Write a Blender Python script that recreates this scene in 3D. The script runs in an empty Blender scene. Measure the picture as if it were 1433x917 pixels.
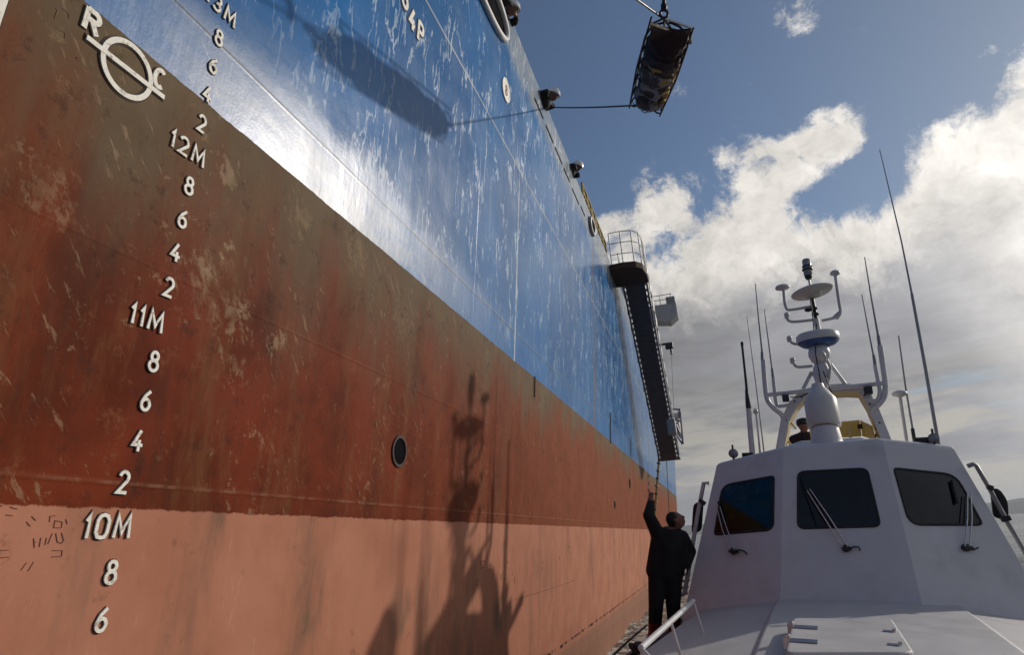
import bpy, bmesh, math, random
from mathutils import Vector, Matrix, noise
R_=math.radians
sc=bpy.context.scene
# ------------------------------------------------------------------ camera, world, sun
EYE=Vector((0,0,2.65)); FPX=894.3
p_,r_,y_=R_(18.85),R_(-3.74),R_(16.0)
Fv=Vector((-math.sin(y_)*math.cos(p_),math.cos(y_)*math.cos(p_),math.sin(p_)))
Rv=Vector((math.cos(y_),math.sin(y_),0)); Uv=Rv.cross(Fv)
Rv,Uv=Rv*math.cos(r_)+Uv*math.sin(r_), -Rv*math.sin(r_)+Uv*math.cos(r_)
cd=bpy.data.cameras.new('camera'); cam=bpy.data.objects.new('camera',cd); sc.collection.objects.link(cam)
cam.matrix_world=Matrix(((Rv.x,Uv.x,-Fv.x,EYE.x),(Rv.y,Uv.y,-Fv.y,EYE.y),(Rv.z,Uv.z,-Fv.z,EYE.z),(0,0,0,1)))
cd.sensor_width=36; cd.lens=36*FPX/1433; cd.clip_start=0.05; cd.clip_end=30000
sc.camera=cam
SUN_AZ,SUN_EL=47.0,21.0                      # azimuth from +Y towards +X
sd=Vector((math.sin(R_(SUN_AZ))*math.cos(R_(SUN_EL)),math.cos(R_(SUN_AZ))*math.cos(R_(SUN_EL)),math.sin(R_(SUN_EL))))
sl=bpy.data.lights.new('sun','SUN'); sl.energy=3.3; sl.angle=R_(0.9); sl.color=(1,.91,.80)
so=bpy.data.objects.new('sun',sl); sc.collection.objects.link(so)
so.rotation_euler=sd.to_track_quat('Z','Y').to_euler(); so.location=(60,40,40)
sc.view_settings.view_transform='Standard'; sc.view_settings.look='None'
sc.view_settings.exposure=-0.45; sc.view_settings.gamma=1
W=bpy.data.worlds.new('World'); sc.world=W; W.use_nodes=True

class NT:
    """tiny node helper"""
    def __init__(s,tree): s.t=tree; s.n=tree.nodes; s.l=tree.links
    def _in(s,sock,v):
        if v is None: return
        if isinstance(v,bpy.types.NodeSocket): s.l.new(v,sock)
        else:
            if isinstance(v,(tuple,list,Vector)) and sock.type=='RGBA' and len(v)==3: v=(*v,1)
            sock.default_value=v
    def new(s,k,**kw):
        n=s.n.new(k)
        for a,b in kw.items(): setattr(n,a,b)
        return n
    def m(s,op,a,b=None,c=None,clamp=False):
        n=s.new('ShaderNodeMath',operation=op,use_clamp=clamp)
        s._in(n.inputs[0],a); s._in(n.inputs[1],b)
        if c is not None: s._in(n.inputs[2],c)
        return n.outputs[0]
    def v(s,op,a,b=None,out=0):
        n=s.new('ShaderNodeVectorMath',operation=op); s._in(n.inputs[0],a)
        if op=='SCALE': s._in(n.inputs[3],b)
        else: s._in(n.inputs[1],b)
        return n.outputs[1 if op in('DOT_PRODUCT','LENGTH') else out]
    def noise(s,vec,scale,det=4,rough=.55,dist=0,col=False):
        n=s.new('ShaderNodeTexNoise'); s._in(n.inputs['Vector'],vec); n.inputs['Scale'].default_value=scale
        n.inputs['Detail'].default_value=det; n.inputs['Roughness'].default_value=rough; n.inputs['Distortion'].default_value=dist
        return n.outputs['Color' if col else 'Fac']
    def mapr(s,x,a,b,c=0,d=1,smooth=True):
        n=s.new('ShaderNodeMapRange',interpolation_type='SMOOTHSTEP' if smooth else 'LINEAR')
        s._in(n.inputs[0],x)
        for i,q in enumerate((a,b,c,d)): s._in(n.inputs[i+1],q)
        return n.outputs[0]
    def mix(s,f,a,b,mode='MIX'):
        n=s.new('ShaderNodeMix',data_type='RGBA',blend_type=mode); s._in(n.inputs[0],f)
        s._in(n.inputs[6],a); s._in(n.inputs[7],b); return n.outputs[2]
    def xyz(s,x,y,z):
        n=s.new('ShaderNodeCombineXYZ')
        for i,q in enumerate((x,y,z)): s._in(n.inputs[i],q)
        return n.outputs[0]
    def sep(s,v):
        n=s.new('ShaderNodeSeparateXYZ'); s._in(n.inputs[0],v); return n.outputs
    def ramp(s,x,stops):
        n=s.new('ShaderNodeValToRGB'); s._in(n.inputs[0],x); e=n.color_ramp.elements
        while len(e)<len(stops): e.new(.5)
        for i,(q,c) in enumerate(stops): e[i].position=q; e[i].color=(*c,1)
        return n.outputs[0]
# ---- world: Nishita sky with a procedural cloud deck laid out over real directions
N=NT(W.node_tree)
bg=W.node_tree.nodes['Background']; bg.inputs[1].default_value=0.1
sky=N.new('ShaderNodeTexSky',sky_type='NISHITA',sun_disc=False); sky.sun_elevation=R_(SUN_EL); sky.sun_rotation=R_(SUN_AZ)
sky.air_density=1.0; sky.dust_density=.7; sky.ozone_density=1.6
tc=N.new('ShaderNodeTexCoord'); d=tc.outputs['Generated']; d=N.v('NORMALIZE',d)
dx,dy,dz=N.sep(d)
el=N.m('MULTIPLY',N.m('ARCSINE',dz),57.2958)
az=N.m('MULTIPLY',N.m('ARCTAN2',dx,dy),57.2958)
inv=N.m('DIVIDE',1.0,N.m('ADD',N.m('MAXIMUM',dz,0.0),0.16))
cp=N.xyz(N.m('MULTIPLY',dx,inv),N.m('MULTIPLY',dy,inv),0.0)
dirw=N.v('ADD',d,N.v('SCALE',N.v('SUBTRACT',N.noise(d,6,7,.62,col=True),(.5,.5,.5)),.11))
big=N.noise(dirw,3.1,3,.5); fine=N.noise(dirw,9.5,10,.68); dirs=N.v('ADD',d,N.v('SCALE',N.v('SUBTRACT',N.noise(d,6,4,.5,col=True),(.5,.5,.5)),.025)); streak=N.noise(N.v('MULTIPLY',dirs,(1,1,4.5)),3.6,9,.62)
# height to which the cloud deck reaches depends on the azimuth
def blob(px,py,wd):
    q=(Fv+Rv*((px-716.5)/FPX)+Uv*((458.5-py)/FPX)).normalized(); c=math.cos(R_(wd))
    return N.mapr(N.v('DOT_PRODUCT',d,tuple(q)),c,1.0)
top=N.m('ADD',N.mapr(az,17,28,25.3,30,False),N.mapr(az,28,60,0,12,False))
rel=N.m('SUBTRACT',top,el)
bias=N.mapr(rel,-4.0,5.0,-.37,.50,False)
for (px,py,wd,am) in ((1175,175,3.6,.30),(1140,205,4.2,.28),(1085,232,4,.24),(1030,215,3.6,.24),(985,240,3.6,.26),(1065,268,3,.16),(930,255,4,.16),(885,285,5,.24),(940,145,4.5,.27),(1158,35,3.4,.21),(1105,15,3.4,.24),(1225,42,2,.30),(1080,130,3,.20),(1200,262,3.5,-.14),(1050,295,3.5,.16)):
    bias=N.m('ADD',bias,N.m('MULTIPLY',blob(px,py,wd),am))
dens=N.m('ADD',N.m('ADD',N.m('MULTIPLY',N.m('SUBTRACT',fine,.5),1.5),N.m('MULTIPLY',N.m('SUBTRACT',big,.5),.45)),bias)
cov=N.mapr(dens,-.05,.20)
thick=N.mapr(N.m('ADD',rel,N.m('MULTIPLY',N.m('SUBTRACT',fine,.5),14.0)),3.0,8.5)
thick=N.m('MULTIPLY',thick,N.mapr(N.m('ADD',az,N.m('MULTIPLY',el,.35)),22,33,1.0,.25))
sdot=N.m('MAXIMUM',N.v('DOT_PRODUCT',d,tuple(sd)),0.0)
glow=N.m('POWER',sdot,5.0); glow2=N.m('POWER',sdot,40.0)
lit=N.m('ADD',N.m('MULTIPLY',glow,6.5),N.m('ADD',10.0,N.m('MULTIPLY',glow2,12.0)))
texn=N.mapr(N.noise(dirw,13,8,.68),.30,.70,.62,1.15,False)
white=N.v('SCALE',N.xyz(1.0,.955,.89),N.m('MULTIPLY',lit,texn))
greyl=N.m('MULTIPLY',N.m('ADD',2.95,N.m('ADD',N.m('MULTIPLY',glow,4.0),N.m('MULTIPLY',glow2,10.0))),N.mapr(N.m('ADD',N.m('MULTIPLY',streak,.6),N.m('MULTIPLY',big,.4)),.36,.64,.74,1.38,False))
grey=N.v('SCALE',N.xyz(.97,.97,1.02),greyl)
ccol=N.mix(thick,white,grey)
# pale bright breaks low down near the horizon
brk=N.m('MULTIPLY',N.mapr(N.noise(N.v('MULTIPLY',dirs,(1,1,5)),4.3,8,.62),.46,.60),N.mapr(el,14,6,0,1))
ccol=N.mix(N.m('MULTIPLY',brk,.8),ccol,N.v('SCALE',N.xyz(1.0,.94,.82),N.m('ADD',6.0,N.m('MULTIPLY',glow,3.0))))
gap=N.m('MULTIPLY',N.mapr(N.noise(N.v('MULTIPLY',dirs,(1,1,7)),2.6,6,.6),.56,.66),N.mapr(el,13,7,0,1))
cov=N.m('MULTIPLY',cov,N.m('SUBTRACT',1.0,N.m('MULTIPLY',gap,.7)))
skyc=N.mix(1.0,sky.outputs[0],(.86,.98,1.12),'MULTIPLY')
skyc=N.mix(N.mapr(az,0,40,.12,.5),skyc,N.v('SCALE',N.xyz(.92,1.06,1.22),N.m('ADD',1.6,N.m('MULTIPLY',glow,2.6))))
allc=N.mix(cov,skyc,ccol)
# unseen blue-grey cloud tone added behind the viewer to tune fill light
rear=N.mapr(N.v('DOT_PRODUCT',d,(math.sin(R_(25)),math.cos(R_(25)),0.25)),.30,-.30)
allc=N.mix(N.m('MULTIPLY',rear,.93),allc,N.v('SCALE',N.xyz(.74,.92,1.42),N.mapr(big,.3,.7,1.9,2.9,False)))
N.l.new(allc,bg.inputs[0])

# ------------------------------------------------------------------ helpers
def W_(px,py,D):            # point at camera depth D seen at photo pixel
    return EYE+(Fv+Rv*((px-716.5)/FPX)+Uv*((458.5-py)/FPX))*D
HD,HT=2.711,-0.095
HN=Vector((1,0,HT)).normalized()
def hx(y,z):                # ship side surface
    zr=z-EYE.z
    x=-(HD+HT*zr)
    if y>46: x-=0.012*(y-46)**2
    if z<1.2: x-=0.25*(1.2-z)**2*.3
    return x
def H(px,py,off=0):
    D=W_(px,py,1)-EYE; t=-HD/(D.x+HT*D.z); return EYE+D*t+HN*off
def Hp(y,z,off=0): return Vector((hx(y,z),y,z))+HN*off
def atX(px,py,x):
    D=W_(px,py,1)-EYE; return EYE+D*(x/D.x)
def atY(px,py,y):
    D=W_(px,py,1)-EYE; return EYE+D*(y/D.y)
def atZ(px,py,z):
    D=W_(px,py,1)-EYE; return EYE+D*((z-EYE.z)/D.z)
# boat frame
_b=(W_(1165,733,1)-EYE); _b.z=0; BY=_b.normalized(); rho=R_(4.0)
_rt=Vector((BY.y,-BY.x,0)); BX=_rt*math.cos(rho)-Vector((0,0,1))*math.sin(rho); BZ=BX.cross(BY)
SB=1.38                     # metres per boat drawing unit
BO=EYE+(BY*8-BZ*2.65)*SB
BM=Matrix(((BX.x,BY.x,BZ.x,BO.x),(BX.y,BY.y,BZ.y,BO.y),(BX.z,BY.z,BZ.z,BO.z),(0,0,0,1)))@Matrix.Scale(SB,4)
BI=BM.inverted()
def _bl(P): return BI@P
def B(px,py,y):             # boat-local point at photo pixel with boat-local fore-aft distance y from the camera
    D=W_(px,py,1)-EYE; P=EYE+D*(y*SB/D.dot(BY)); return BI@P
def Bz(px,py,z):
    D=W_(px,py,1)-EYE; P=EYE+D*(z*SB/D.dot(BZ)); return BI@P
def Bpl(px,py,a,b,c):       # on the plane through three boat-local points
    n=(b-a).cross(c-a); e=BI@EYE; q=(BI@W_(px,py,1))-e; t=(a-e).dot(n)/q.dot(n); return e+q*t
def L(x,y,z): return Vector((x,y-8,z+2.65))      # camera-relative boat coords -> boat local

MATS={}
ROOTM={}
def thing(name,label,cat,M=None,loc=(0,0,0),group=None,kind=None):
    o=bpy.data.objects.new(name,None); sc.collection.objects.link(o); o.empty_display_size=.2
    if M is None: M=Matrix.Translation(loc)
    o.matrix_world=M; ROOTM[o.name]=M.inverted()
    o['label']=label; o['category']=cat
    if group:o['group']=group
    if kind:o['kind']=kind
    return o
def tag(o,label,cat,group=None):
    o['label']=label;o['category']=cat
    if group:o['group']=group
    return o
class MB:
    def __init__(s): s.v=[];s.f=[];s.sm=[];s.mi=[]; s.cur=0
    def add(s,vs,fs,smooth=False):
        o=len(s.v); s.v+= [Vector(q) for q in vs]; s.f+=[tuple(i+o for i in f) for f in fs]
        s.sm+=[smooth]*len(fs); s.mi+=[s.cur]*len(fs); return s
    def box(s,c,sz,M=None):
        c=Vector(c); h=Vector(sz)/2; vs=[]
        for k in(-1,1):
            for j in(-1,1):
                for i in(-1,1):
                    q=Vector((i*h.x,j*h.y,k*h.z)); q=(M@q if M else q); vs.append(c+q)
        return s.add(vs,[(0,2,3,1),(4,5,7,6),(0,1,5,4),(2,6,7,3),(0,4,6,2),(1,3,7,5)])
    def tube(s,pts,r,n=8,cap=True,smooth=True):
        pts=[Vector(p) for p in pts]; m=len(pts)
        if not isinstance(r,(list,tuple)): r=[r]*m
        ts=[]
        for i in range(m):
            a=pts[max(i-1,0)];b=pts[min(i+1,m-1)]; t=(b-a); ts.append(t.normalized() if t.length>1e-9 else Vector((0,0,1)))
        u=ts[0].orthogonal().normalized(); vs=[]
        for i in range(m):
            u=(u-ts[i]*u.dot(ts[i])); u=u.normalized() if u.length>1e-6 else ts[i].orthogonal().normalized()
            w=ts[i].cross(u)
            for k in range(n):
                a=2*math.pi*k/n; vs.append(pts[i]+(u*math.cos(a)+w*math.sin(a))*r[i])
        fs=[]
        for i in range(m-1):
            for k in range(n):
                fs.append((i*n+k,i*n+(k+1)%n,(i+1)*n+(k+1)%n,(i+1)*n+k))
        s.add(vs,fs,smooth)
        if cap:
            s.add(vs[:n],[tuple(range(n))[::-1]]); s.add(vs[-n:],[tuple(range(n))])
        return s
    def lathe(s,base,axis,prof,n=24,side=None,sx=1):   # prof: (radius, height)
        axis=Vector(axis).normalized(); u=(Vector(side)-axis*Vector(side).dot(axis)).normalized() if side else axis.orthogonal().normalized(); w=axis.cross(u)
        base=Vector(base); vs=[]
        for r,h in prof:
            for k in range(n):
                a=2*math.pi*k/n; vs.append(base+axis*h+(u*math.cos(a)*sx+w*math.sin(a))*r)
        fs=[]
        for i in range(len(prof)-1):
            for k in range(n): fs.append((i*n+k,i*n+(k+1)%n,(i+1)*n+(k+1)%n,(i+1)*n+k))
        s.add(vs,fs,True)
        if prof[0][0]>1e-4: s.add(vs[:n],[tuple(range(n))[::-1]])
        if prof[-1][0]>1e-4: s.add(vs[-n:],[tuple(range(n))])
        return s
    def prism(s,poly,vec):
        vec=Vector(vec); n=len(poly); a=[Vector(p) for p in poly]; vs=a+[p+vec for p in a]
        fs=[tuple(range(n))[::-1],tuple(range(n,2*n))]+[(i,(i+1)%n,n+(i+1)%n,n+i) for i in range(n)]
        return s.add(vs,fs)
    def ball(s,c,r,n=12,M=None):
        if not isinstance(r,(tuple,list,Vector)): r=(r,r,r)
        vs=[];fs=[]
        for i in range(n+1):
            th=math.pi*i/n
            for k in range(2*n):
                ph=math.pi*k/n; q=Vector((r[0]*math.sin(th)*math.cos(ph),r[1]*math.sin(th)*math.sin(ph),r[2]*math.cos(th)))
                vs.append(Vector(c)+(M@q if M else q))
        for i in range(n):
            for k in range(2*n): fs.append((i*2*n+k,(i+1)*2*n+k,(i+1)*2*n+(k+1)%(2*n),i*2*n+(k+1)%(2*n)))
        return s.add(vs,fs,True)
    def strip(s,pts2,w,thick,fn,t0=0.0,closed=False):
        """mitred ribbon plate along 2D polyline pts2; fn(s,t,off)->3D"""
        P=[Vector((a,b)) for a,b in pts2]; n=len(P); Ls=[];Rs=[]
        for i in range(n):
            if closed: a,b,c=P[i-1],P[i],P[(i+1)%n]
            else: a,b,c=P[max(i-1,0)],P[i],P[min(i+1,n-1)]
            d1=(b-a);d2=(c-b)
            if d1.length<1e-9:d1=d2
            if d2.length<1e-9:d2=d1
            d1.normalize();d2.normalize(); n1=Vector((-d1.y,d1.x));n2=Vector((-d2.y,d2.x)); m=(n1+n2)
            if m.length<.2: m=n1
            m.normalize(); k=min(1/max(m.dot(n1),.35),2.2)
            Ls.append(b+m*w/2*k);Rs.append(b-m*w/2*k)
        vs=[]
        for i in range(n):
            for q,o in((Ls[i],t0),(Rs[i],t0),(Ls[i],thick),(Rs[i],thick)): vs.append(fn(q.x,q.y,o))
        fs=[];rng=n if closed else n-1
        for i in range(rng):
            a=i*4;b=((i+1)%n)*4
            fs+=[(a+2,a+3,b+3,b+2),(a,a+2,b+2,b),(a+3,a+1,b+1,b+3),(a+1,a,b,b+1)]
        if not closed: fs+=[(0,1,3,2),((n-1)*4,(n-1)*4+2,(n-1)*4+3,(n-1)*4+1)]
        return s.add(vs,fs)
    def build(s,name,mat,parent=None,world=False,bevel=0,seg=2,label=None,solid=0):
        me=bpy.data.meshes.new(name)
        M=None
        if world and parent is not None:
            q=parent
            while q.parent: q=q.parent
            M=ROOTM[q.name]
        vs=[(M@v if M else v) for v in s.v]
        me.from_pydata([tuple(v) for v in vs],[],s.f); me.polygons.foreach_set('use_smooth',s.sm)
        mats=mat if isinstance(mat,(list,tuple)) else [mat]
        for q in mats: me.materials.append(q)
        if len(mats)>1: me.polygons.foreach_set('material_index',s.mi)
        me.update()
        bm=bmesh.new(); bm.from_mesh(me); bmesh.ops.recalc_face_normals(bm,faces=bm.faces); bm.to_mesh(me); bm.free()
        o=bpy.data.objects.new(name,me); sc.collection.objects.link(o)
        if parent is not None: o.parent=parent
        if solid:
            mo=o.modifiers.new('s','SOLIDIFY'); mo.thickness=solid; mo.offset=-1
        if bevel:
            mo=o.modifiers.new('b','BEVEL'); mo.width=bevel; mo.segments=seg; mo.limit_method='ANGLE'; mo.angle_limit=R_(35)
            mo.harden_normals=False
        if label:o['label']=label
        return o
def arcpts(c,r,a0,a1,n,ry=None):
    ry=ry or r; return [(c[0]+r*math.cos(R_(a0+(a1-a0)*i/n)),c[1]+ry*math.sin(R_(a0+(a1-a0)*i/n))) for i in range(n+1)]
def smoothpath(pts,n=6):
    P=[Vector(p) for p in pts]; out=[]
    for i in range(len(P)-1):
        a=P[max(i-1,0)];b=P[i];c=P[i+1];d=P[min(i+2,len(P)-1)]
        for k in range(n):
            t=k/n; out.append(.5*((2*b)+(c-a)*t+(2*a-5*b+4*c-d)*t*t+(3*b-a-3*c+d)*t**3))
    out.append(P[-1]); return out

# ------------------------------------------------------------------ materials
def mat(name,col,rough=.5,metal=0,spec=.5,var=.12,vscale=6,bump=.0,bscale=40,coat=0,dirt=None,dscale=3):
    m=bpy.data.materials.new(name); m.use_nodes=True; T=NT(m.node_tree); b=m.node_tree.nodes['Principled BSDF']
    g=T.new('ShaderNodeNewGeometry').outputs['Position']
    n=T.noise(g,vscale,6,.6)
    k=T.mapr(n,.3,.7,1-var,1+var,False)
    c=T.mix(1.0,(*col,1),T.xyz(k,k,k),'MULTIPLY')
    if dirt:
        c=T.mix(T.m('MULTIPLY',T.mapr(T.noise(g,dscale,7,.65),.52,.72),dirt[1]),c,dirt[0])
    T.l.new(c,b.inputs['Base Color']); T.l.new(T.mapr(n,.3,.7,max(rough-.08,.02),min(rough+.1,1),False),b.inputs['Roughness'])
    b.inputs['Metallic'].default_value=metal; b.inputs['Specular IOR Level'].default_value=spec; b.inputs['Coat Weight'].default_value=coat
    if bump:
        bn=T.new('ShaderNodeBump'); bn.inputs['Strength'].default_value=bump; bn.inputs['Distance'].default_value=.01
        T.l.new(T.noise(g,bscale,5,.6),bn.inputs['Height']); T.l.new(bn.outputs[0],b.inputs['Normal'])
    MATS[name]=m; return m
M_white=mat('boat_white_gelcoat',(.60,.60,.62),.38,var=.05,vscale=3,dirt=((.40,.38,.33),.35),dscale=2.2,bump=.05,bscale=25)
M_deck=mat('boat_deck_paint',(.50,.49,.49),.55,var=.07,vscale=4,dirt=((.38,.36,.33),.5),dscale=1.3,bump=.25,bscale=160)
M_wpaint=mat('mast_white_paint',(.60,.60,.61),.45,var=.07,dirt=((.30,.24,.18),.4),dscale=7)
M_radome=mat('radome_white',(.58,.57,.54),.4,var=.05)
M_blue=mat('radome_blue',(.02,.08,.25),.4)
M_yellow=mat('yellow_paint',(.62,.47,.14),.5,var=.08,dirt=((.35,.25,.10),.4))
M_cream=mat('cream_paint',(.60,.50,.27),.5,var=.06)
M_black=mat('black_rubber',(.012,.012,.014),.6)
M_blackm=mat('black_metal',(.02,.02,.022),.4)
M_steel=mat('stainless_steel',(.55,.55,.56),.25,metal=1,var=.05)
M_galv=mat('galvanised_steel',(.30,.30,.31),.5,metal=.6,dirt=((.16,.08,.04),.5),dscale=9)
M_whip=mat('antenna_fibreglass',(.30,.31,.33),.45)
M_glassd=mat('lamp_glass',(.25,.25,.27),.1)
M_mark=mat('mark_white_paint',(.82,.80,.72),.6,var=.12,vscale=22,dirt=((.16,.075,.04),.85),dscale=24,bump=.3,bscale=60)
M_markedge=mat('mark_weld_shadow',(.030,.012,.008),.7,var=.3,vscale=30)  # weld outline, its dark tone also painting the figures' shadow rim
M_rust=mat('rusty_brown_steel',(.050,.022,.014),.75,var=.35,vscale=12)
M_gang=mat('gangway_grey_steel',(.085,.085,.10),.6,var=.2,dirt=((.06,.03,.02),.6),dscale=5)
M_gangal=mat('gangway_aluminium',(.42,.43,.45),.45,metal=.4)
M_yrail=mat('worn_yellow_railing',(.42,.30,.06),.6,var=.3,vscale=20,dirt=((.04,.02,.012),.9),dscale=9)
M_rope=mat('dark_rope',(.03,.028,.025),.85,bump=.6,bscale=300)
M_ropey=mat('manila_rope',(.34,.28,.12),.85,bump=.6,bscale=200)
M_shipw=mat('ship_white_paint',(.62,.62,.62),.5,dirt=((.25,.13,.06),.5),dscale=2)
M_wing_shade=mat('shaded_wing_paint',(.34,.34,.37),.5,dirt=((.16,.10,.06),.5),dscale=2)  # the wing's shade put into the colour: a darker copy of the white
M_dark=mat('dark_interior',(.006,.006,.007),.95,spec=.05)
M_cloth=mat('jacket_black_cloth',(.009,.009,.011),.85,bump=1.0,bscale=9,var=.3)
M_trous=mat('trousers_black_cloth',(.008,.008,.010),.85,bump=.3,bscale=60)
M_skin=mat('skin',(.19,.085,.055),.5,var=.1,vscale=30)
M_hair=mat('dark_hair',(.010,.008,.006),.7)
M_red=mat('red_boot',(.16,.012,.01),.6)
M_brownc=mat('brown_cloth',(.020,.012,.009),.85)
M_navy=mat('navy_cloth',(.01,.013,.03),.85)
M_glove=mat('black_gloves',(.012,.011,.010),.8)
M_helm=mat('white_helmet',(.75,.75,.75),.25)
M_canvasw=mat('grey_white_tarpaulin',(.26,.225,.195),.65,var=.25,vscale=5,bump=.6,bscale=12,dirt=((.035,.018,.012),.85),dscale=5)
M_canvasb=mat('brown_tarpaulin',(.075,.045,.028),.75,var=.35,vscale=9,bump=.7,bscale=14)
M_canvasy=mat('yellow_strap_cloth',(.42,.26,.04),.7,var=.3,vscale=8,bump=.5,bscale=14)
M_canvasd=mat('dark_red_cloth',(.028,.009,.008),.8,var=.3,bump=.5,bscale=14)
M_bump=mat('interior_console',(.03,.03,.035),.6)
def glass_mat():
    m=bpy.data.materials.new('tinted_window_glass'); m.use_nodes=True; T=NT(m.node_tree); nt=m.node_tree; nt.nodes.remove(nt.nodes['Principled BSDF'])
    out=nt.nodes['Material Output']; tr=T.new('ShaderNodeBsdfTransparent'); tr.inputs[0].default_value=(.22,.25,.28,1)
    gl=T.new('ShaderNodeBsdfGlossy'); gl.inputs['Roughness'].default_value=.02; gl.inputs[0].default_value=(.9,.95,1,1)
    fr=T.new('ShaderNodeFresnel'); fr.inputs[0].default_value=1.5
    mx=T.new('ShaderNodeMixShader'); T.l.new(fr.outputs[0],mx.inputs[0]); T.l.new(tr.outputs[0],mx.inputs[1]); T.l.new(gl.outputs[0],mx.inputs[2])
    T.l.new(mx.outputs[0],out.inputs[0]); return m
M_glass=glass_mat()

def hull_material():
    m=bpy.data.materials.new('weathered_ship_side'); m.use_nodes=True; T=NT(m.node_tree); b=m.node_tree.nodes['Principled BSDF']
    P=T.new('ShaderNodeNewGeometry').outputs['Position']; x,y,z=T.sep(P)
    yz=T.xyz(0.0,y,z)
    vst=T.xyz(0.0,y,T.m('MULTIPLY',z,.22))        # vertically stretched
    hst=T.xyz(0.0,T.m('MULTIPLY',y,.25),z)        # horizontally stretched
    nf=T.noise(yz,9,8,.65); nm=T.noise(yz,1.6,7,.6); nb=T.noise(yz,.45,5,.55)
    # --- boot topping: pink below, red above, olive-brown grime at top
    pk=T.mix(T.mapr(nm,.35,.7),(.475,.208,.132),(.40,.165,.102))
    pk=T.mix(T.m('MULTIPLY',T.mapr(T.noise(vst,1.6,8,.68),.50,.68),.55),pk,(.19,.115,.078))
    pk=T.mix(T.m('MULTIPLY',T.mapr(T.noise(yz,6,9,.75),.58,.66),.35),pk,(.13,.055,.035))
    pk=T.mix(T.m('MULTIPLY',T.mapr(T.noise(T.v('ADD',vst,(0,3,0)),5,6,.7),.60,.66),.35),pk,(.55,.33,.22))
    # sandy scum close to the water with black specks along its edge
    scum=T.mapr(T.m('ADD',z,T.m('MULTIPLY',nf,.12)),1.02,.86)
    pk=T.mix(T.m('MULTIPLY',scum,.8),pk,(.27,.145,.10))
    ln=T.m('MULTIPLY',T.mapr(T.m('ABSOLUTE',T.m('SUBTRACT',T.m('ADD',z,T.m('MULTIPLY',nf,.10)),1.02)),.030,.012),T.mapr(T.noise(yz,5,3,.5),.47,.53))
    pk=T.mix(ln,pk,(.012,.010,.010))
    rd=T.mix(T.mapr(nm,.35,.68),(.180,.028,.007),(.100,.017,.005))
    rd=T.mix(T.m('MULTIPLY',T.mapr(T.noise(vst,2.6,10,.75),.48,.64),.70),rd,(.165,.062,.024))
    rd=T.mix(T.m('MULTIPLY',T.mapr(T.noise(T.v('ADD',vst,(0,11,4)),1.1,10,.75),.51,.62),.55),rd,(.060,.020,.010))
    # paler orange-brown towards the stern
    rd=T.mix(T.m('MULTIPLY',T.mapr(y,2.5,14),.7),rd,(.25,.066,.022))
    grime=T.mapr(T.m('ADD',T.m('ADD',z,T.m('MULTIPLY',T.m('SUBTRACT',nb,.5),1.6)),T.m('MULTIPLY',T.m('SUBTRACT',T.noise(vst,2.1,7,.65),.5),2.2)),T.mapr(y,3,12,3.75,4.4),5.35)
    rd=T.mix(T.m('MULTIPLY',grime,.93),rd,T.mix(T.mapr(nm,.3,.7),(.105,.078,.045),(.165,.128,.078)))
    # chipped pale flakes and scrapes
    chip=T.m('MULTIPLY',T.mapr(T.noise(yz,9,10,.75),.575,.62),T.mapr(T.noise(yz,1.4,4,.6),.50,.60))
    scr=T.m('MULTIPLY',T.mapr(T.noise(T.v('ADD',T.xyz(0.0,T.m('MULTIPLY',T.m('ADD',y,T.m('MULTIPLY',z,.8)),5.0),T.m('MULTIPLY',T.m('SUBTRACT',y,T.m('MULTIPLY',z,1.3)),.9)),(3,7,1)),3.4,9,.74),.58,.63),T.mapr(T.noise(yz,.9,3,.5),.48,.58))
    rd=T.mix(T.m('MULTIPLY',T.m('MAXIMUM',T.m('MULTIPLY',chip,.6),T.m('MULTIPLY',scr,.6)),.62),rd,(.40,.28,.17))
    mot=T.noise(yz,5,10,.78)
    rd=T.mix(T.m('MULTIPLY',T.mapr(mot,.56,.66),.45),rd,(.25,.10,.045))
    rd=T.mix(T.m('MULTIPLY',T.mapr(mot,.46,.36),.5),rd,(.035,.014,.009))
    dk=T.m('MULTIPLY',T.mapr(T.noise(T.v('ADD',yz,(5,3,9)),17,6,.7),.66,.70),.85)
    rd=T.mix(dk,rd,(.030,.012,.008))
    # clusters of broad scrapes where fenders have worked
    pat=T.noise(T.xyz(0.0,T.m('ADD',T.m('MULTIPLY',y,1.5),T.m('MULTIPLY',z,.9)),T.m('SUBTRACT',z,T.m('MULTIPLY',y,.45))),7.0,12,.78)
    for (px,py,rad,am) in ((322,245,.17,.8),(316,345,.10,.9),(285,375,.17,.7),(330,455,.20,.75),(385,480,.16,.8),(345,440,.12,.6),(420,300,.22,.5),(500,360,.3,.45),(60,265,.22,.5),(330,510,.14,.5),(560,450,.3,.35),(300,400,.45,.28)):
        q=H(px,py); dd=T.v('LENGTH',T.xyz(0.0,T.m('SUBTRACT',y,q.y),T.m('SUBTRACT',z,q.z)))
        mk=T.m('MULTIPLY',T.mapr(T.m('SUBTRACT',pat,T.m('MULTIPLY',dd,.16/rad)),.42,.48),T.mapr(nf,.35,.6,.25,.75))
        rd=T.mix(T.m('MULTIPLY',mk,am),rd,(.34,.235,.145))
    for (px,py,ry,rz) in ((440,850,.33,.42),(300,765,.10,.5),(560,860,.3,.3),(700,860,.5,.35)):
        q=H(px,py); dd=T.v('LENGTH',T.xyz(0.0,T.m('DIVIDE',T.m('SUBTRACT',y,q.y),ry),T.m('DIVIDE',T.m('SUBTRACT',z,q.z),rz)))
        pk=T.mix(T.m('MULTIPLY',T.m('MULTIPLY',T.mapr(dd,1.0,.3),T.mapr(T.noise(vst,2.4,8,.7),.40,.60)),.75),pk,(.13,.095,.065))
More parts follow.
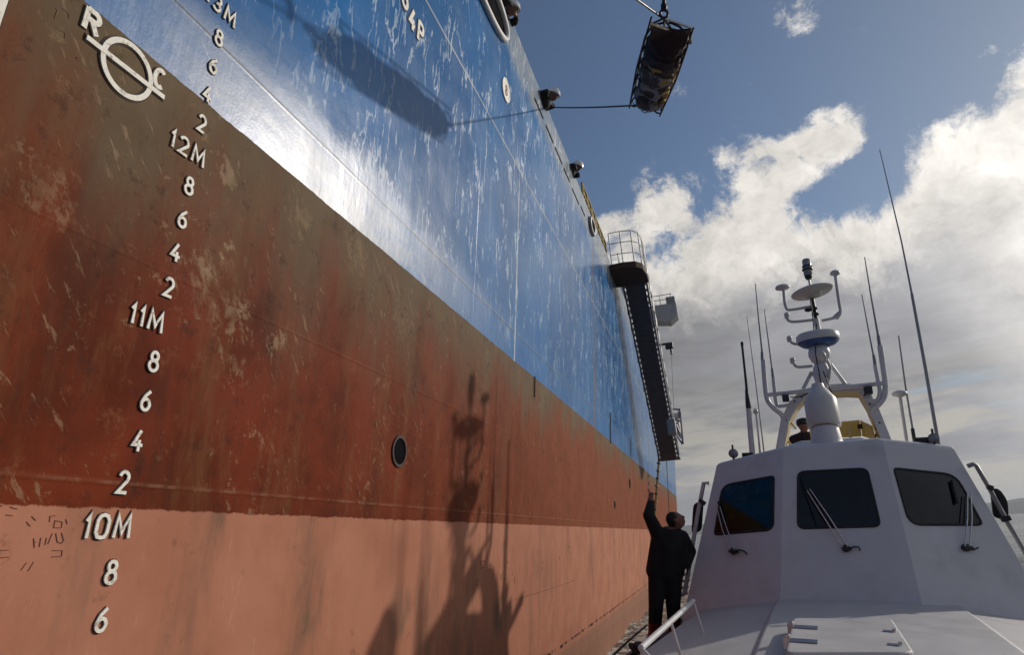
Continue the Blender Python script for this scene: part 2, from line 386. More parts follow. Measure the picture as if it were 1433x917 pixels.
    edge=T.m('ADD',z,T.m('MULTIPLY',T.m('SUBTRACT',T.noise(yz,9,8,.75),.5),.055))
    low=T.mix(T.mapr(edge,2.925,2.935),pk,rd)
    # fine ridge line above the pink
    rl=T.mapr(T.m('ABSOLUTE',T.m('SUBTRACT',z,3.045)),.012,.004)
    low=T.mix(T.m('MULTIPLY',rl,T.mapr(nf,.42,.6,.1,.55)),low,(.26,.13,.08))
    # --- blue topsides
    bl=T.mix(T.mapr(nb,.35,.65),(.002,.095,.300),(.003,.135,.400))
    salt_glare=T.m('MULTIPLY',T.m('MULTIPLY',T.mapr(z,6.3,5.25),T.mapr(T.m('ABSOLUTE',T.m('SUBTRACT',y,4.0)),2.6,.6)),T.mapr(T.noise(hst,4.5,8,.7),.36,.60))  # pale salt deposit that also paints in the sun glare on this strip
    bl=T.mix(T.m('MULTIPLY',salt_glare,.6),bl,(.36,.39,.42))
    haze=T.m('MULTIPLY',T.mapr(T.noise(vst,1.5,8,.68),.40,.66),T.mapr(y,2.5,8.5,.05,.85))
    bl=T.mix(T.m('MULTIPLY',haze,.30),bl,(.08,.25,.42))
    # wiggly salt drip outlines: contour lines of a stretched noise
    c1=T.noise(T.xyz(0.0,T.m('MULTIPLY',y,1.35),T.m('MULTIPLY',z,.34)),2.0,5,.55,.25)
    con=T.mapr(T.m('ABSOLUTE',T.m('SUBTRACT',T.m('FRACT',T.m('MULTIPLY',c1,5.0)),.5)),.08,.03)
    con=T.m('MULTIPLY',con,T.mapr(T.noise(T.v('ADD',yz,(2,2,2)),1.5,6,.65),.465,.54))
    c2=T.noise(T.xyz(0.0,T.m('MULTIPLY',y,6.0),T.m('MULTIPLY',z,1.1)),2.0,6,.65,.2)
    drips=T.m('MULTIPLY',T.mapr(c2,.60,.66),T.mapr(T.noise(yz,.9,3,.5),.43,.56))
    wgt=T.m('MULTIPLY',T.mapr(z,5.3,6.3,.35,1),T.mapr(y,2.2,5.0,.25,1))
    sw=T.m('MULTIPLY',T.m('MAXIMUM',con,drips),wgt)
    bl=T.mix(T.m('MULTIPLY',sw,T.mapr(nm,.35,.65,.35,.85)),bl,(.40,.52,.64))
    scuf=T.m('MULTIPLY',T.mapr(T.noise(T.xyz(0.0,T.m('MULTIPLY',T.m('ADD',y,z),2.2),T.m('MULTIPLY',T.m('SUBTRACT',y,z),.5)),3.2,9,.75),.56,.64),T.m('MULTIPLY',T.mapr(T.noise(yz,.8,3,.5),.45,.56),T.mapr(z,7.6,6.2)))
    bl=T.mix(T.m('MULTIPLY',scuf,.5),bl,(.38,.44,.50))
    sp=T.m('MULTIPLY',T.mapr(T.noise(yz,24,5,.7),.615,.65),T.mapr(T.noise(yz,1.9,4,.6),.52,.63))
    bl=T.mix(T.m('MULTIPLY',sp,.8),bl,(.50,.53,.56))
    # worn grey along the sheer
    wear=T.m('MULTIPLY',T.mapr(T.m('ADD',z,T.m('MULTIPLY',T.m('SUBTRACT',nm,.5),.8)),9.75,10.25),T.mapr(nf,.3,.6,.45,.9))
    bl=T.mix(wear,bl,(.30,.33,.34))
    # plate seams
    for zz,col,wd,am in ((5.62,(.02,.03,.05),.011,.8),(5.637,(.42,.36,.26),.010,.22),(8.34,(.42,.46,.50),.022,.8),(8.315,(.01,.02,.04),.012,.7)):
        s_=T.mapr(T.m('ABSOLUTE',T.m('SUBTRACT',z,zz)),wd,wd*.4)
        bl=T.mix(T.m('MULTIPLY',s_,am),bl,col)
    for yy,z0,z1,col,wd,am in ((8.62,4.7,8.4,(.62,.66,.70),.035,.9),(4.3,6.2,8.3,(.3,.38,.45),.02,.3)):
        s_=T.m('MULTIPLY',T.mapr(T.m('ABSOLUTE',T.m('ADD',T.m('SUBTRACT',y,yy),T.m('MULTIPLY',T.m('SUBTRACT',nf,.5),.08))),wd,wd*.3),T.mapr(nf,.35,.55,.3,1))
        s_=T.m('MULTIPLY',s_,T.m('MULTIPLY',T.mapr(z,z0,z0+.4),T.mapr(z,z1,z1-.5)))
        bl=T.mix(T.m('MULTIPLY',s_,am),bl,col)
    top=T.m('GREATER_THAN',T.m('ADD',z,T.m('MULTIPLY',T.m('ADD',nf,T.noise(yz,2.5,2,.5)),.022)),5.221)
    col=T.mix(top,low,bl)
    # rust runs
    for yy,z0,z1,wd,am in ((15.2,4.4,10.0,.14,.75),(15.55,5.2,9.9,.05,.5),(18.0,1.0,3.6,.10,.7),(19.0,.9,5.9,.04,.75),(5.24,2.6,3.35,.05,.6),(21.6,2.2,4.2,.08,.5),(12.4,9.2,10.4,.08,.4),(23.2,5.5,8.8,.05,.55)):
        s_=T.mapr(T.m('ABSOLUTE',T.m('ADD',T.m('SUBTRACT',y,yy),T.m('MULTIPLY',T.m('SUBTRACT',T.noise(vst,3,4,.6),.5),.5*wd))),wd,wd*.2)
        s_=T.m('MULTIPLY',s_,T.m('MULTIPLY',T.mapr(z,z0,z0+.8),T.mapr(z,z1,z1-.1)))
        col=T.mix(T.m('MULTIPLY',s_,T.m('MULTIPLY',T.mapr(nf,.3,.6,.5,1),am)),col,(.17,.085,.035))
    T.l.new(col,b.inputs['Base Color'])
    ro=T.m('ADD',T.mapr(nm,.3,.7,.60,.72,False),T.m('MULTIPLY',top,-.33))
    ro=T.m('ADD',ro,T.m('MULTIPLY',T.m('MULTIPLY',sw,top),.2))
    ro=T.m('SUBTRACT',ro,T.m('MULTIPLY',T.m('MULTIPLY',top,T.mapr(z,5.60,5.9)),.10))
    T.l.new(ro,b.inputs['Roughness'])
    T.l.new(T.m('ADD',.08,T.m('MULTIPLY',top,T.m('ADD',.12,T.m('MULTIPLY',T.m('MULTIPLY',T.mapr(z,6.2,5.5),T.mapr(y,9,6)),.30)))),b.inputs['Specular IOR Level'])
    # bump: plate dishing between frames + paint texture + weld lines
    hgt=T.m('ADD',T.m('MULTIPLY',T.noise(T.xyz(0.0,y,T.m('MULTIPLY',z,.6)),1.1,2,.5),.013),T.m('MULTIPLY',nf,.0016))
    hgt=T.m('ADD',hgt,T.m('MULTIPLY',T.noise(vst,7,4,.6),.0028))
    hgt=T.m('ADD',hgt,T.m('MULTIPLY',T.noise(yz,60,3,.6),.0005))
    for zz,hh in ((3.045,.0022),(5.62,.0008),(8.34,.0020)): hgt=T.m('ADD',hgt,T.m('MULTIPLY',T.mapr(T.m('ABSOLUTE',T.m('SUBTRACT',z,zz)),.02,.0),hh))
    for yy in (.62,6.9,12.9,24.9): hgt=T.m('ADD',hgt,T.m('MULTIPLY',T.mapr(T.m('ABSOLUTE',T.m('SUBTRACT',T.m('ADD',y,T.m('MULTIPLY',nf,.01)),yy)),.016,.0),.0020))
    hgt=T.m('ADD',hgt,T.m('MULTIPLY',T.mapr(T.m('ABSOLUTE',T.m('SUBTRACT',z,4.12)),.016,.0),.0018))
    hgt=T.m('ADD',hgt,T.m('MULTIPLY',T.m('MULTIPLY',T.m('SINE',T.m('MULTIPLY',y,7.85)),T.mapr(nb,.35,.6)),.0022))
    bn=T.new('ShaderNodeBump'); bn.inputs['Strength'].default_value=.8; bn.inputs['Distance'].default_value=1.0
    T.l.new(hgt,bn.inputs['Height']); T.l.new(bn.outputs[0],b.inputs['Normal'])
    return m
M_hull=hull_material()

# ------------------------------------------------------------------ setting: sea and hills
def sea():
    random.seed(3)
    ws=[]
    for i in range(26):
        lam=random.uniform(.9,7.5); a=.0075*lam**.9; th=random.gauss(0.9,.7); ws.append((2*math.pi/lam*math.cos(th),2*math.pi/lam*math.sin(th),random.uniform(0,6.3),a))
    na=420; rs=[.6]
    while rs[-1]<14000: rs.append(rs[-1]*1.035+.05)
    mb=MB(); vs=[(0,0,0)]
    for r in rs:
        fade=1/(1+(r/160)**2)
        for k in range(na):
            a=2*math.pi*k/na; X=r*math.sin(a);Y=r*math.cos(a); z=0
            if fade>.004:
                for kx,ky,ph,am in ws: z+=am*math.sin(kx*X+ky*Y+ph)
                z=z*fade
            vs.append((X,Y,z))
    fs=[(0,1+k,1+(k+1)%na) for k in range(na)]
    for i in range(len(rs)-1):
        for k in range(na): fs.append((1+i*na+k,1+(i+1)*na+k,1+(i+1)*na+(k+1)%na,1+i*na+(k+1)%na))
    mb.add(vs,fs,True)
    m=bpy.data.materials.new('sea_water'); m.use_nodes=True; T=NT(m.node_tree); b=m.node_tree.nodes['Principled BSDF']
    P=T.new('ShaderNodeNewGeometry').outputs['Position']; x,y,z=T.sep(P)
    foam=T.noise(T.xyz(x,T.m('MULTIPLY',y,.6),0.0),2.6,9,.72,.6)
    area=T.m('MULTIPLY',T.mapr(x,1.5,-.5),T.mapr(y,60,25))
    fm=T.m('MULTIPLY',T.mapr(foam,.44,.60),area)
    T.l.new(T.mix(fm,(.030,.045,.042),(.52,.50,.44)),b.inputs['Base Color'])
    T.l.new(T.mapr(fm,0,1,.08,.7,False),b.inputs['Roughness'])
    h=T.m('ADD',T.m('MULTIPLY',T.noise(T.xyz(x,y,0.0),1.7,7,.6),.16),T.m('MULTIPLY',T.noise(T.xyz(x,T.m('MULTIPLY',y,.6),0.0),.35,4,.6),.35))
    bn=T.new('ShaderNodeBump'); bn.inputs['Strength'].default_value=1; bn.inputs['Distance'].default_value=1
    T.l.new(h,bn.inputs['Height']); T.l.new(bn.outputs[0],b.inputs['Normal'])
    o=mb.build('sea',m); o['kind']='structure'
sea()
def hills():
    mb=MB(); n=160; rows=5; vs=[]
    def hgt(a):
        base=34+28*noise.noise(Vector((a*.06,1.3,0)))+9*noise.noise(Vector((a*.31,5,0)))+3*noise.noise(Vector((a*1.1,5,0)))
        return max(8,base+60*math.exp(-((a-24)/7)**2)+ (10 if a<2 else 0))
    for i in range(n+1):
        a=-14+84*i/n; s=hgt(a)
        for j in range(rows):
            t=j/(rows-1); r=3300+t*900; h=s*math.sin(min(t*1.6,1)*math.pi/2)*(1+.08*noise.noise(Vector((a*.8,t*4,2)))) if t<.7 else s*(1-(t-.7)*2.2)
            vs.append((r*math.sin(R_(a)),r*math.cos(R_(a)),h-2 if j else -4))
    fs=[(i*rows+j,(i+1)*rows+j,(i+1)*rows+j+1,i*rows+j+1) for i in range(n) for j in range(rows-1)]
    mb.add(vs,fs,True)
    o=mb.build('hills',mat('hill_scrub',(.055,.062,.055),.9,var=.4,vscale=.02)); o['kind']='structure'
hills()

def haze():
    m=bpy.data.materials.new('sea_haze'); m.use_nodes=True; nt=m.node_tree; nt.nodes.remove(nt.nodes['Principled BSDF'])
    v=nt.nodes.new('ShaderNodeVolumePrincipled'); v.inputs['Density'].default_value=HAZE; v.inputs['Color'].default_value=(.86,.92,1,1); v.inputs['Anisotropy'].default_value=.2
    nt.links.new(v.outputs[0],nt.nodes['Material Output'].inputs['Volume'])
    mb=MB(); mb.box((0,0,80),(29000,29000,172)); o=mb.build('haze',m); o['kind']='stuff'
HAZE=.00013
haze()
# ------------------------------------------------------------------ the ship
ship=thing('cargo_ship','large cargo ship with worn blue topsides over rusty red and pink bottom paint','ship',loc=(-12,20,0))
DZ=10.70
def hull():
    mb=MB()
    ys=[-60+i*.5 for i in range(212)]+[46+i*.5 for i in range(1,24)]
    zs=[-3,-1,0,.6,1.2,2,2.93,3.6,4.4,5.2,5.62,6.4,7.2,8.34,9.2,10.0,DZ]
    sec=[]
    vs=[]
    for yv in ys:
        for zv in zs: vs.append(Vector((hx(yv,zv),yv,zv)))
        vs.append(Vector((hx(yv,DZ)-.14,yv,DZ)))             # bulwark cap width
        vs.append(Vector((hx(yv,DZ)-.14,yv,DZ-1.1)))          # inner bulwark
        vs.append(Vector((-20,yv,DZ-1.1)))                    # main deck
        vs.append(Vector((-20.5,yv,-3)))
    k=len(zs)+4; n=len(ys)
    fs=[(i*k+j,(i+1)*k+j,(i+1)*k+j+1,i*k+j+1) for i in range(n-1) for j in range(k-1)]
    fs.append(tuple(range(k))[::-1]); fs.append(tuple(range((n-1)*k,n*k)))
    mb.add(vs,fs,False)
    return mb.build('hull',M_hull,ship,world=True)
hull()
mb=MB(); mb.tube([Vector((hx(y,DZ)-.07,y,DZ+.03)) for y in [-20+i for i in range(77)]],.06,8); mb.build('bulwark_rail',M_shipw,ship,world=True)
# --- writing and marks (raised plates welded on the side)
GL={'0':[[(.5,0),(.25,.05),(.1,.25),(.1,.75),(.25,.95),(.5,1),(.75,.95),(.9,.75),(.9,.25),(.75,.05)]],
'1':[[(.15,.72),(.5,.98),(.5,0)]],
'2':[arcpts((.5,.72),.38,165,-35,8,.27)+[(.12,.03),(.92,.03)]],
'3':[arcpts((.45,.74),.38,150,-80,8,.25)+arcpts((.45,.26),.40,80,-150,8,.25)],
'4':[[(.62,1),(.08,.30),(.95,.30)],[(.62,.55),(.62,0)]],
'6':[[(.78,.97),(.35,.70),(.12,.38)]+arcpts((.5,.28),.38,180,-180,14,.27)],
'8':[arcpts((.5,.75),.32,-90,270,12,.22),arcpts((.5,.27),.40,90,-270,14,.26)],
'M':[[(.05,0),(.15,1),(.5,.25),(.85,1),(.95,0)]],
'H':[[(.1,0),(.1,1)],[(.9,0),(.9,1)],[(.1,.5),(.9,.5)]],
'P':[[(.1,0),(.1,1)],[(.1,.96),(.6,.96)]+arcpts((.6,.73),.3,80,-80,6,.23)+[(.1,.5)]],
'R':[[(.1,0),(.1,1)],[(.1,.94),(.6,.94)]+arcpts((.6,.73),.3,80,-80,6,.21)+[(.1,.52)],[(.5,.50),(.92,0)]],
'C':[arcpts((.55,.5),.42,50,310,12,.48)]}
def write(name,txt,y0,z0,w,h,st,gap=.35,mats=None,label=None,slant=0):
    """each string one mesh; y0,z0 lower left; w glyph width"""
    def fn(yo):
        return lambda s,t,o:(Hp(yo+s+slant*t,z0+t,o))
    a=MB(); e=MB(); yy=y0; k=0
    for ch in txt:
        g=GL[ch]; ww=w*(.55 if ch=='1' else (1.25 if ch=='M' else 1))
        for st_ in g:
            P=[(q[0]*ww+ (random.random()-.5)*.002,q[1]*h+(random.random()-.5)*.002) for q in st_]
            closed= ch=='0'
            a.strip(P,st,.011+.0006*k,fn(yy),.0,closed); e.strip(P,st*1.55,.004+.0003*k,fn(yy),.0,closed); k+=1
        yy+=ww*(1+gap)
    o=a.build(name,mats or M_mark,ship,world=True,label=label); e.build('weld_shadow_edge',M_markedge,o,world=True)
    return o
random.seed(5)
def zd(m): return m-7.20
def P2(px,py): q=H(px,py); return q.y,q.z
for m,x,txt in [(9.4,None,'4'),(9.6,140,'6'),(9.8,152,'8'),(10.2,176,'2'),(10.4,187,'4'),(10.6,200,'6'),(10.8,210,'8'),(11.2,230,'2'),(11.4,241,'4'),(11.6,252,'6'),(11.8,262,'8'),(12.2,279,'2'),(12.4,288,'4'),(12.6,297,'6'),(12.8,305,'8')]:
    write('draught_mark',txt,2.435 if m!=10.2 else 2.40,zd(m),.064,.10,.0160,label='white welded draught figure %s at the %.1f metre level'%(txt,m))
for m,txt,a in [(10,'10M',P2(113,752)[0]),(11,'11M',P2(178,450)[0]),(12,'12M',P2(233,212)[0]),(13,'13M',P2(283,10)[0])]:
    write('draught_mark',txt,a,zd(m),.073,.10,.0160,label='white welded metre figure %s'%txt)
# load line disc with its letters
cy,cz=P2(177,97)
def fnd(s,t,o): return Hp(cy+s,cz+t,o)
a=MB(); a.strip(arcpts((0,0),.1375,0,360,48)[:-1],.027,.011,fnd,0,True); a.strip([(-.23,0),(.23,0)],.026,.0125,fnd)
o=a.build('load_line_disc',M_mark,ship,world=True,label='white load line ring crossed by a horizontal bar')
a=MB(); a.strip(arcpts((0,0),.1375,0,360,48)[:-1],.044,.004,fnd,0,True); a.strip([(-.236,0),(.236,0)],.042,.0045,fnd); a.build('weld_shadow_edge',M_markedge,o,world=True)
write('load_line_letter','R',cy-.262,cz+.036,.078,.115,.026)
write('load_line_letter','C',cy+.142,cz+.030,.072,.105,.024)
# vertical bar of the load line grid at the frame edge
gy,gz=P2(5,22)
a=MB(); a.strip([(gy-.022,3.9),(gy-.022,5.10)],.03,.011,lambda s,t,o:Hp(s,t,o)); o=a.build('load_line_bar',M_mark,ship,world=True)
a=MB(); a.strip([(gy-.022,3.89),(gy-.022,5.11)],.046,.004,lambda s,t,o:Hp(s,t,o)); a.build('weld_shadow_edge',M_markedge,o,world=True)
# frame mark "8 HP"
hy,hz=P2(575,38)
write('frame_mark','4P',hy-.06,hz-.02,.13,.24,.045,gap=.5)
hy2,hz2=P2(566,11)
write('frame_mark','8',hy2-.08,hz2-.0,.13,.24,.045)
# worn scratched welding scribbles on the pink paint
a=MB(); fn0=lambda s,t,o:Hp(s,t,o)
for seg in [((0,771),(12,770)),((0,781),(12,780)),((37,731),(42,737)),((44,723),(50,729)),((69,731),(70,723),(78,722)),((75,739),(77,729),(87,731),(86,739),(75,739)),((92,727),(94,734)),((47,754),(48,767)),((48,760),(51,759)),((55,766),(57,753)),((63,763),(65,753)),((67,762),(73,747)),((78,747),(80,759),(86,761),(89,757),(86,746)),((73,771),(87,771),(86,779),(72,780)),((29,799),(37,788)),((39,800),(47,787)),((14,710),(24,713)),((8,721),(18,722)),((78,12),(86,10),(97,20),(96,25)),((76,26),(80,14)),((86,43),(92,46),(90,53)),((1,708),(3,709))]:
    a=MB(); a.strip([P2(*q) for q in seg],.0028,.0025,fn0); a.build('weld_scribble',bpy.data.materials.get('scribble_weld') or mat('scribble_weld',(.16,.055,.030),.7,var=.3),ship,world=True)
a=MB()
random.seed(11)
for i in range(26):
    px=random.uniform(660,880); py=790+random.uniform(-12,25)-(px-700)*.16
    q=P2(px,py); L0=random.uniform(.03,.12); 
    seg=[(q[0],q[1]),(q[0]+L0*random.choice((0,1,1)),q[1]+random.uniform(-.05,.05))] if random.random()<.5 else arcpts(q,L0*.4,random.uniform(0,180),random.uniform(190,360),6)
    a=MB(); a.strip(seg,.006,.003,fn0); a.build('weld_scribble',bpy.data.materials['scribble_weld'],ship,world=True)
a=MB(); a.strip([P2(720,840),P2(760,828),P2(805,813)],.006,.003,fn0)
a.build('weld_scribble',bpy.data.materials['scribble_weld'],ship,world=True)
# round emblem
ey,ez=P2(707.5,126)
a=MB(); a.cur=0
vs=[Hp(ey,ez,.012)]+[Hp(ey+.17*math.cos(2*math.pi*i/40),ez+.17*math.sin(2*math.pi*i/40),.012) for i in range(40)]
a.add(vs,[(0,1+i,1+(i+1)%40) for i in range(40)])
a.strip(arcpts((ey,ez),.172,0,360,40)[:-1],.03,.016,fn0,0,True)
o=a.build('round_emblem',M_mark,ship,world=True,label='small white disc with a rust red figure')
a=MB(); a.strip(arcpts((ey,ez+.042),.036,0,360,16)[:-1],.018,.018,fn0,.012,True); a.strip(arcpts((ey,ez-.045),.042,0,360,16)[:-1],.018,.0185,fn0,.012,True)
a.build('emblem_figure',mat('emblem_rust_red',(.22,.07,.04),.7),o,world=True)
# overboard discharge holes
def discharge(px,py,r,rim=.02,label=None):
    yy,zz=P2(px,py)
    a=MB(); a.strip(arcpts((yy,zz),r,0,360,32)[:-1],rim,.014,fn0,0,True); o=a.build('discharge_hole',bpy.data.materials['rusty_brown_steel'],ship,world=True,label=label)
    a=MB(); a.add([Hp(yy,zz,.004)]+[Hp(yy+r*math.cos(2*math.pi*i/32),zz+r*math.sin(2*math.pi*i/32),.004) for i in range(32)],[(0,1+i,1+(i+1)%32) for i in range(32)])
    a.build('hole_opening',M_dark,o,world=True)
discharge(558,632,.128,.024,'large round black discharge hole in the red paint')
discharge(881,677,.16); discharge(860,707,.10)
# freeing slots along the bulwark
for (x0,y0,x1,y1) in [(748,138,760,165),(763.5,174.6,774,200),(776.6,208,786.4,227.6),(789,236,797,254),(800.5,263.6,810,286),(812.6,288,818.5,303)]:
    q0=P2(x0,y0);q1=P2(x1,y1)
    a=MB(); a.strip([(q0[0],(q0[1]+q1[1])/2),(q1[0],(q0[1]+q1[1])/2)],.05,.006,fn0); a.build('freeing_slot',M_dark,ship,world=True)
# fairleads
def fairlead(yc,zc,ly,lz,thk,m2,label=None):
    a=MB(); pts=[]
    for i in range(40):
        an=2*math.pi*i/40; pts.append(Hp(yc+ly*math.copysign(abs(math.cos(an))**.8,math.cos(an)),zc+lz*math.copysign(abs(math.sin(an))**.9,math.sin(an)),.03))
    pts.append(pts[0]); a.tube(pts,thk,10,cap=False); o=a.build('fairlead',m2,ship,world=True,label=label)
    a=MB(); a.add([Hp(yc,zc,.008)]+[Hp(yc+ly*math.cos(2*math.pi*i/32),zc+lz*math.sin(2*math.pi*i/32),.008) for i in range(32)],[(0,1+i,1+(i+1)%32) for i in range(32)]); a.build('fairlead_opening',M_dark,o,world=True)
    return o
fairlead(6.55,10.12,1.1,.30,.05,M_shipw,'long oval fairlead with a pale rim')
f2y,f2z=P2(827,318)
fairlead(f2y,f2z+.02,.32,.17,.05,M_galv,'small oval fairlead with rusty rim')
# vertical pipes on the side
for (x0,y0,x1,y1,r) in ((853,578,855,622,.013),(747,527,746,556,.012)):
    q0=P2(x0,y0);q1=P2(x1,y1); a=MB(); a.tube([Hp(q0[0],q0[1],.02),Hp(q0[0],q1[1],.02)],r,6); a.build('side_pipe',M_rust,ship,world=True)
# yellow railing on the bulwark
def railing(y0,y1,mat_,h=1.1,n=6,z=DZ,name='railing'):
    a=MB()
    for i in range(n+1):
        yy=y0+(y1-y0)*i/n; a.tube([Vector((hx(yy,z)-.06,yy,z)),Vector((hx(yy,z)-.04,yy,z+h))],.03,6)
        if i<n: a.tube([Vector((hx(yy,z)-.06,yy,z)),Vector((hx(yy,z)-.05,yy+.35,z+h*.6)),Vector((hx(yy,z)-.05,yy+.1,z+h))],.022,6)
    for f in (.5,1.0): a.tube([Vector((hx(y0,z)-.04,y0,z+h*f)),Vector((hx(y1,z)-.04,y1,z+h*f))],.03,6)
    return a.build(name,mat_,ship,world=True)
railing(14.2,17.9,M_yrail,.55,6)
# accommodation block and bridge wing far aft
a=MB(); a.box((-9.6,54,16.6),(12.4,9,14)); o=a.build('accommodation_block',M_shipw,ship,world=True,bevel=.05)
for lv in range(4):
    for k in range(4):
        w=MB(); w.box((-3.40,51.2+k*1.9,12.0+lv*2.9),(.04,.8,.7)); w.build('window',M_dark,o,world=True)
q0=atY(916,440,58); q1=atY(949,443,58)
a=MB(); zt=atY(935,431,58).z; zb=atY(935,457,58).z
a.prism([(-4.5,56.8,zb+.6),(q1.x-.7,56.8,zb+.1),(q1.x,56.8,zb+.6),(q1.x,56.8,zt),(-4.5,56.8,zt)],(0,1.6,0)); o=a.build('bridge_wing',M_wing_shade,ship,world=True)
a=MB()
for f in (.45,.9): a.tube([Vector((-4,56.8,zt+f)),Vector((q1.x-.3,56.8,zt+f))],.035,6)
for xx in (-3,-2,-1): a.tube([Vector((min(xx,q1.x-.3),56.8,zt)),Vector((min(xx,q1.x-.3),56.8,zt+.9))],.035,6)
a.box((q1.x-.45,57.4,zt+.35),(.8,.9,.7)); a.build('wing_railing',M_galv,o,world=True)
# gear over the stern quarter: raft cradle and its net
a=MB()
c0=atY(941,572,52)
for (p0,p1) in (((938,572),(952,574)),((938,586),(952,590)),((940,570),(944,600)),((951,572),(949,585)),((941,600),(955,622)),((952,576),(956,622)),((944,590),(951,606))):
    a.tube([atY(*p0,52),atY(*p1,52)],.08,6)
a.build('raft_cradle',M_galv,ship,world=True)
a=MB(); q=atY(946,582,52.3); a.tube([q-Vector((.35,0,.1)),q+Vector((.35,0,.0))],[.28,.28],10); a.tube([atY(946,592,52.3),atY(953,615,52.3)],[.3,.12],8); a.build('life_raft',M_shipw,ship,world=True,bevel=.04)

# ------------------------------------------------------------------ accommodation ladder hanging on the side
GT1,GT2=Vector((-1.78,19.0,DZ-.42)),Vector((-1.02,19.0,DZ-.42))
GB1=atX(922,646,-1.84); GB2=atX(950,642,-1.10); yb=(GB1.y+GB2.y)/2; zb=(GB1.z+GB2.z)/2
GB1=Vector((-1.84,yb,zb));GB2=Vector((-1.10,yb,zb))
GT1=atX(870,398,-1.78);GT2=atX(905,391,-1.02); yt=(GT1.y+GT2.y)/2; zt=(GT1.z+GT2.z)/2
GT1=Vector((-1.78,yt,zt)); GT2=Vector((-1.02,yt,zt))
gang=thing('accommodation_ladder','long dark steel gangway slung down the blue ship side from a round platform','gangway',loc=(-1.4,yt,zt))
dirg=(GB1-GT1).normalized(); up=Vector((1,0,0)).cross(dirg); up=up if up.z>0 else -up
a=MB()
for i in range(40):
    t=(i+.5)/40; c=(GT1+GT2)/2*(1-t)+(GB1+GB2)/2*t
    M=Matrix((Vector((1,0,0)),dirg,up)).transposed()
    a.box(c+up*.02,(.62,(GB1-GT1).length/40*.93,.03),M)
a.build('tread_plates',M_gang,gang,world=True)
for s,(t1,b1) in enumerate(((GT1,GB1),(GT2,GB2))):
    a=MB(); M=Matrix((Vector((1,0,0)),dirg,up)).transposed(); Lg=(b1-t1).length
    n=44
    for k,off in enumerate((.0,.20)):
        a.box((t1+b1)/2+up*off,(.05,Lg,.05),M)
    for i in range(n):
        c=t1+(b1-t1)*((i+.5)/n); a.box(c+up*.10,(.045,Lg/n*.42,.16),M)
    a.cur=1
    for i in range(34):
        c=t1+(b1-t1)*((i+.5)/34); a.box(c+Vector((-.045 if s==1 else .045,0,0))-up*.035,(.05,.10,.03),M)
    a.cur=0; a.build('stringer',[M_gang,M_gangal],gang,world=True)
    a=MB(); ee=Vector((-.05 if s==0 else .05,0,0))
    for i in range(13):
        c=t1+(b1-t1)*(i/12); a.tube([c+up*.2+ee,c+up*.2+ee+Vector((0,0,1.0))],.018,6)
    for f in (.5,1.0): a.tube([t1+up*.2+ee+Vector((0,0,f)),b1+up*.2+ee+Vector((0,0,f))],.022,6)
    a.build('handrail',M_gangal,gang,world=True)
# platform: rounded plate with thick dark edge
a=MB(); c=Vector((-1.40,yt-.75,zt-.05)); pl=[(-1.98,c.y-.75),(-1.55,c.y-.78),(-1.2,c.y-.70),(-1.0,c.y-.45),(-.93,c.y),(-.93,c.y+.7),(-1.98,c.y+.7)]
a.prism([(x,y,zt-.14) for x,y in pl],(0,0,.24)); a.build('platform',M_rust,gang,world=True,bevel=.04,seg=3)
a=MB()
rp=[(-1.9,c.y-.72),(-1.55,c.y-.74),(-1.22,c.y-.66),(-1.02,c.y-.42),(-.96,c.y+.05),(-.96,c.y+.65)]
for x,y in rp: a.tube([Vector((x,y,zt)),Vector((x,y,zt+1.15))],.017,6)
for f in (.4,.78,1.15): a.tube([Vector((x,y,zt+f)) for x,y in rp],.013,6)
a.build('platform_railing',M_galv,gang,world=True)
a=MB(); a.box((GB1+GB2)/2+Vector((0,.25,.05)),(.86,.55,.06)); a.build('lower_platform',M_gang,gang,world=True)
# fall davit with block and wire
dv=thing('gangway_davit','small black davit arm with hanging block and wire above the gangway foot','davit',loc=(hx(27.5,DZ),27.5,DZ))
qb=atX(935,484,-1.15); qw=atX(940,602,-1.15)
a=MB(); a.tube([Vector((hx(qb.y,DZ)-.1,qb.y,DZ)),Vector((hx(qb.y,DZ)-.1,qb.y,qb.z+.1)),qb+Vector((-.1,0,.12))],.07,8); a.build('arm',M_blackm,dv,world=True)
a=MB(); a.box(qb+Vector((.05,0,-.02)),(.42,.3,.34)); a.box(qb+Vector((.12,0,-.35)),(.12,.14,.4)); a.build('block',M_blackm,dv,world=True,bevel=.04)
a=MB(); a.tube([qb+Vector((.12,0,-.4)),Vector((qb.x+.1,yb-.3,zb+1.3))],.012,5); a.build('wire',M_blackm,dv,world=True)
a=MB(); q=atX(940,598,-1.05); a.box(q,(.3,.3,.55)); a.build('pulley_box',M_galv,dv,world=True,bevel=.04)
# pilot rope ladder
lt=atX(926,652,-1.9); lb=atX(938,745,-1.95)
lad=thing('rope_ladder','yellow and black rope pilot ladder hanging below the gangway foot','rope ladder',loc=tuple(lt))
yl=lt.y; zl=lt.z+.4; xl=hx(yl,1.5)+.12
for s in (-.2,.2):
    a=MB(); a.tube([Vector((-1.95,yl+s,zl)),Vector((hx(yl,3.2)+.14,yl+s,3.2)),Vector((hx(yl,1)+.14,yl+s,.7))],.025,6); a.build('side_rope',M_ropey,lad,world=True)
for i in range(15):
    zz=zl-.3-i*.31
    if zz<.75: break
    t=(zl-zz)/(zl-3.2) if zz>3.2 else 1; xx=(-1.95)*(1-t)+(hx(yl,3.2)+.14)*t if zz>3.2 else hx(yl,zz)+.14
    a=MB(); a.box((xx,yl,zz),(.12,.50 if i%4!=3 else .95,.045)); a.build('step',M_ropey if i%2 else M_black,lad,world=True)
a=MB(); q=atX(934,652,-1.5); tl=a.tube([q+Vector((0,0,.3)),Vector((q.x-.4,q.y,0.8))],.012,5)
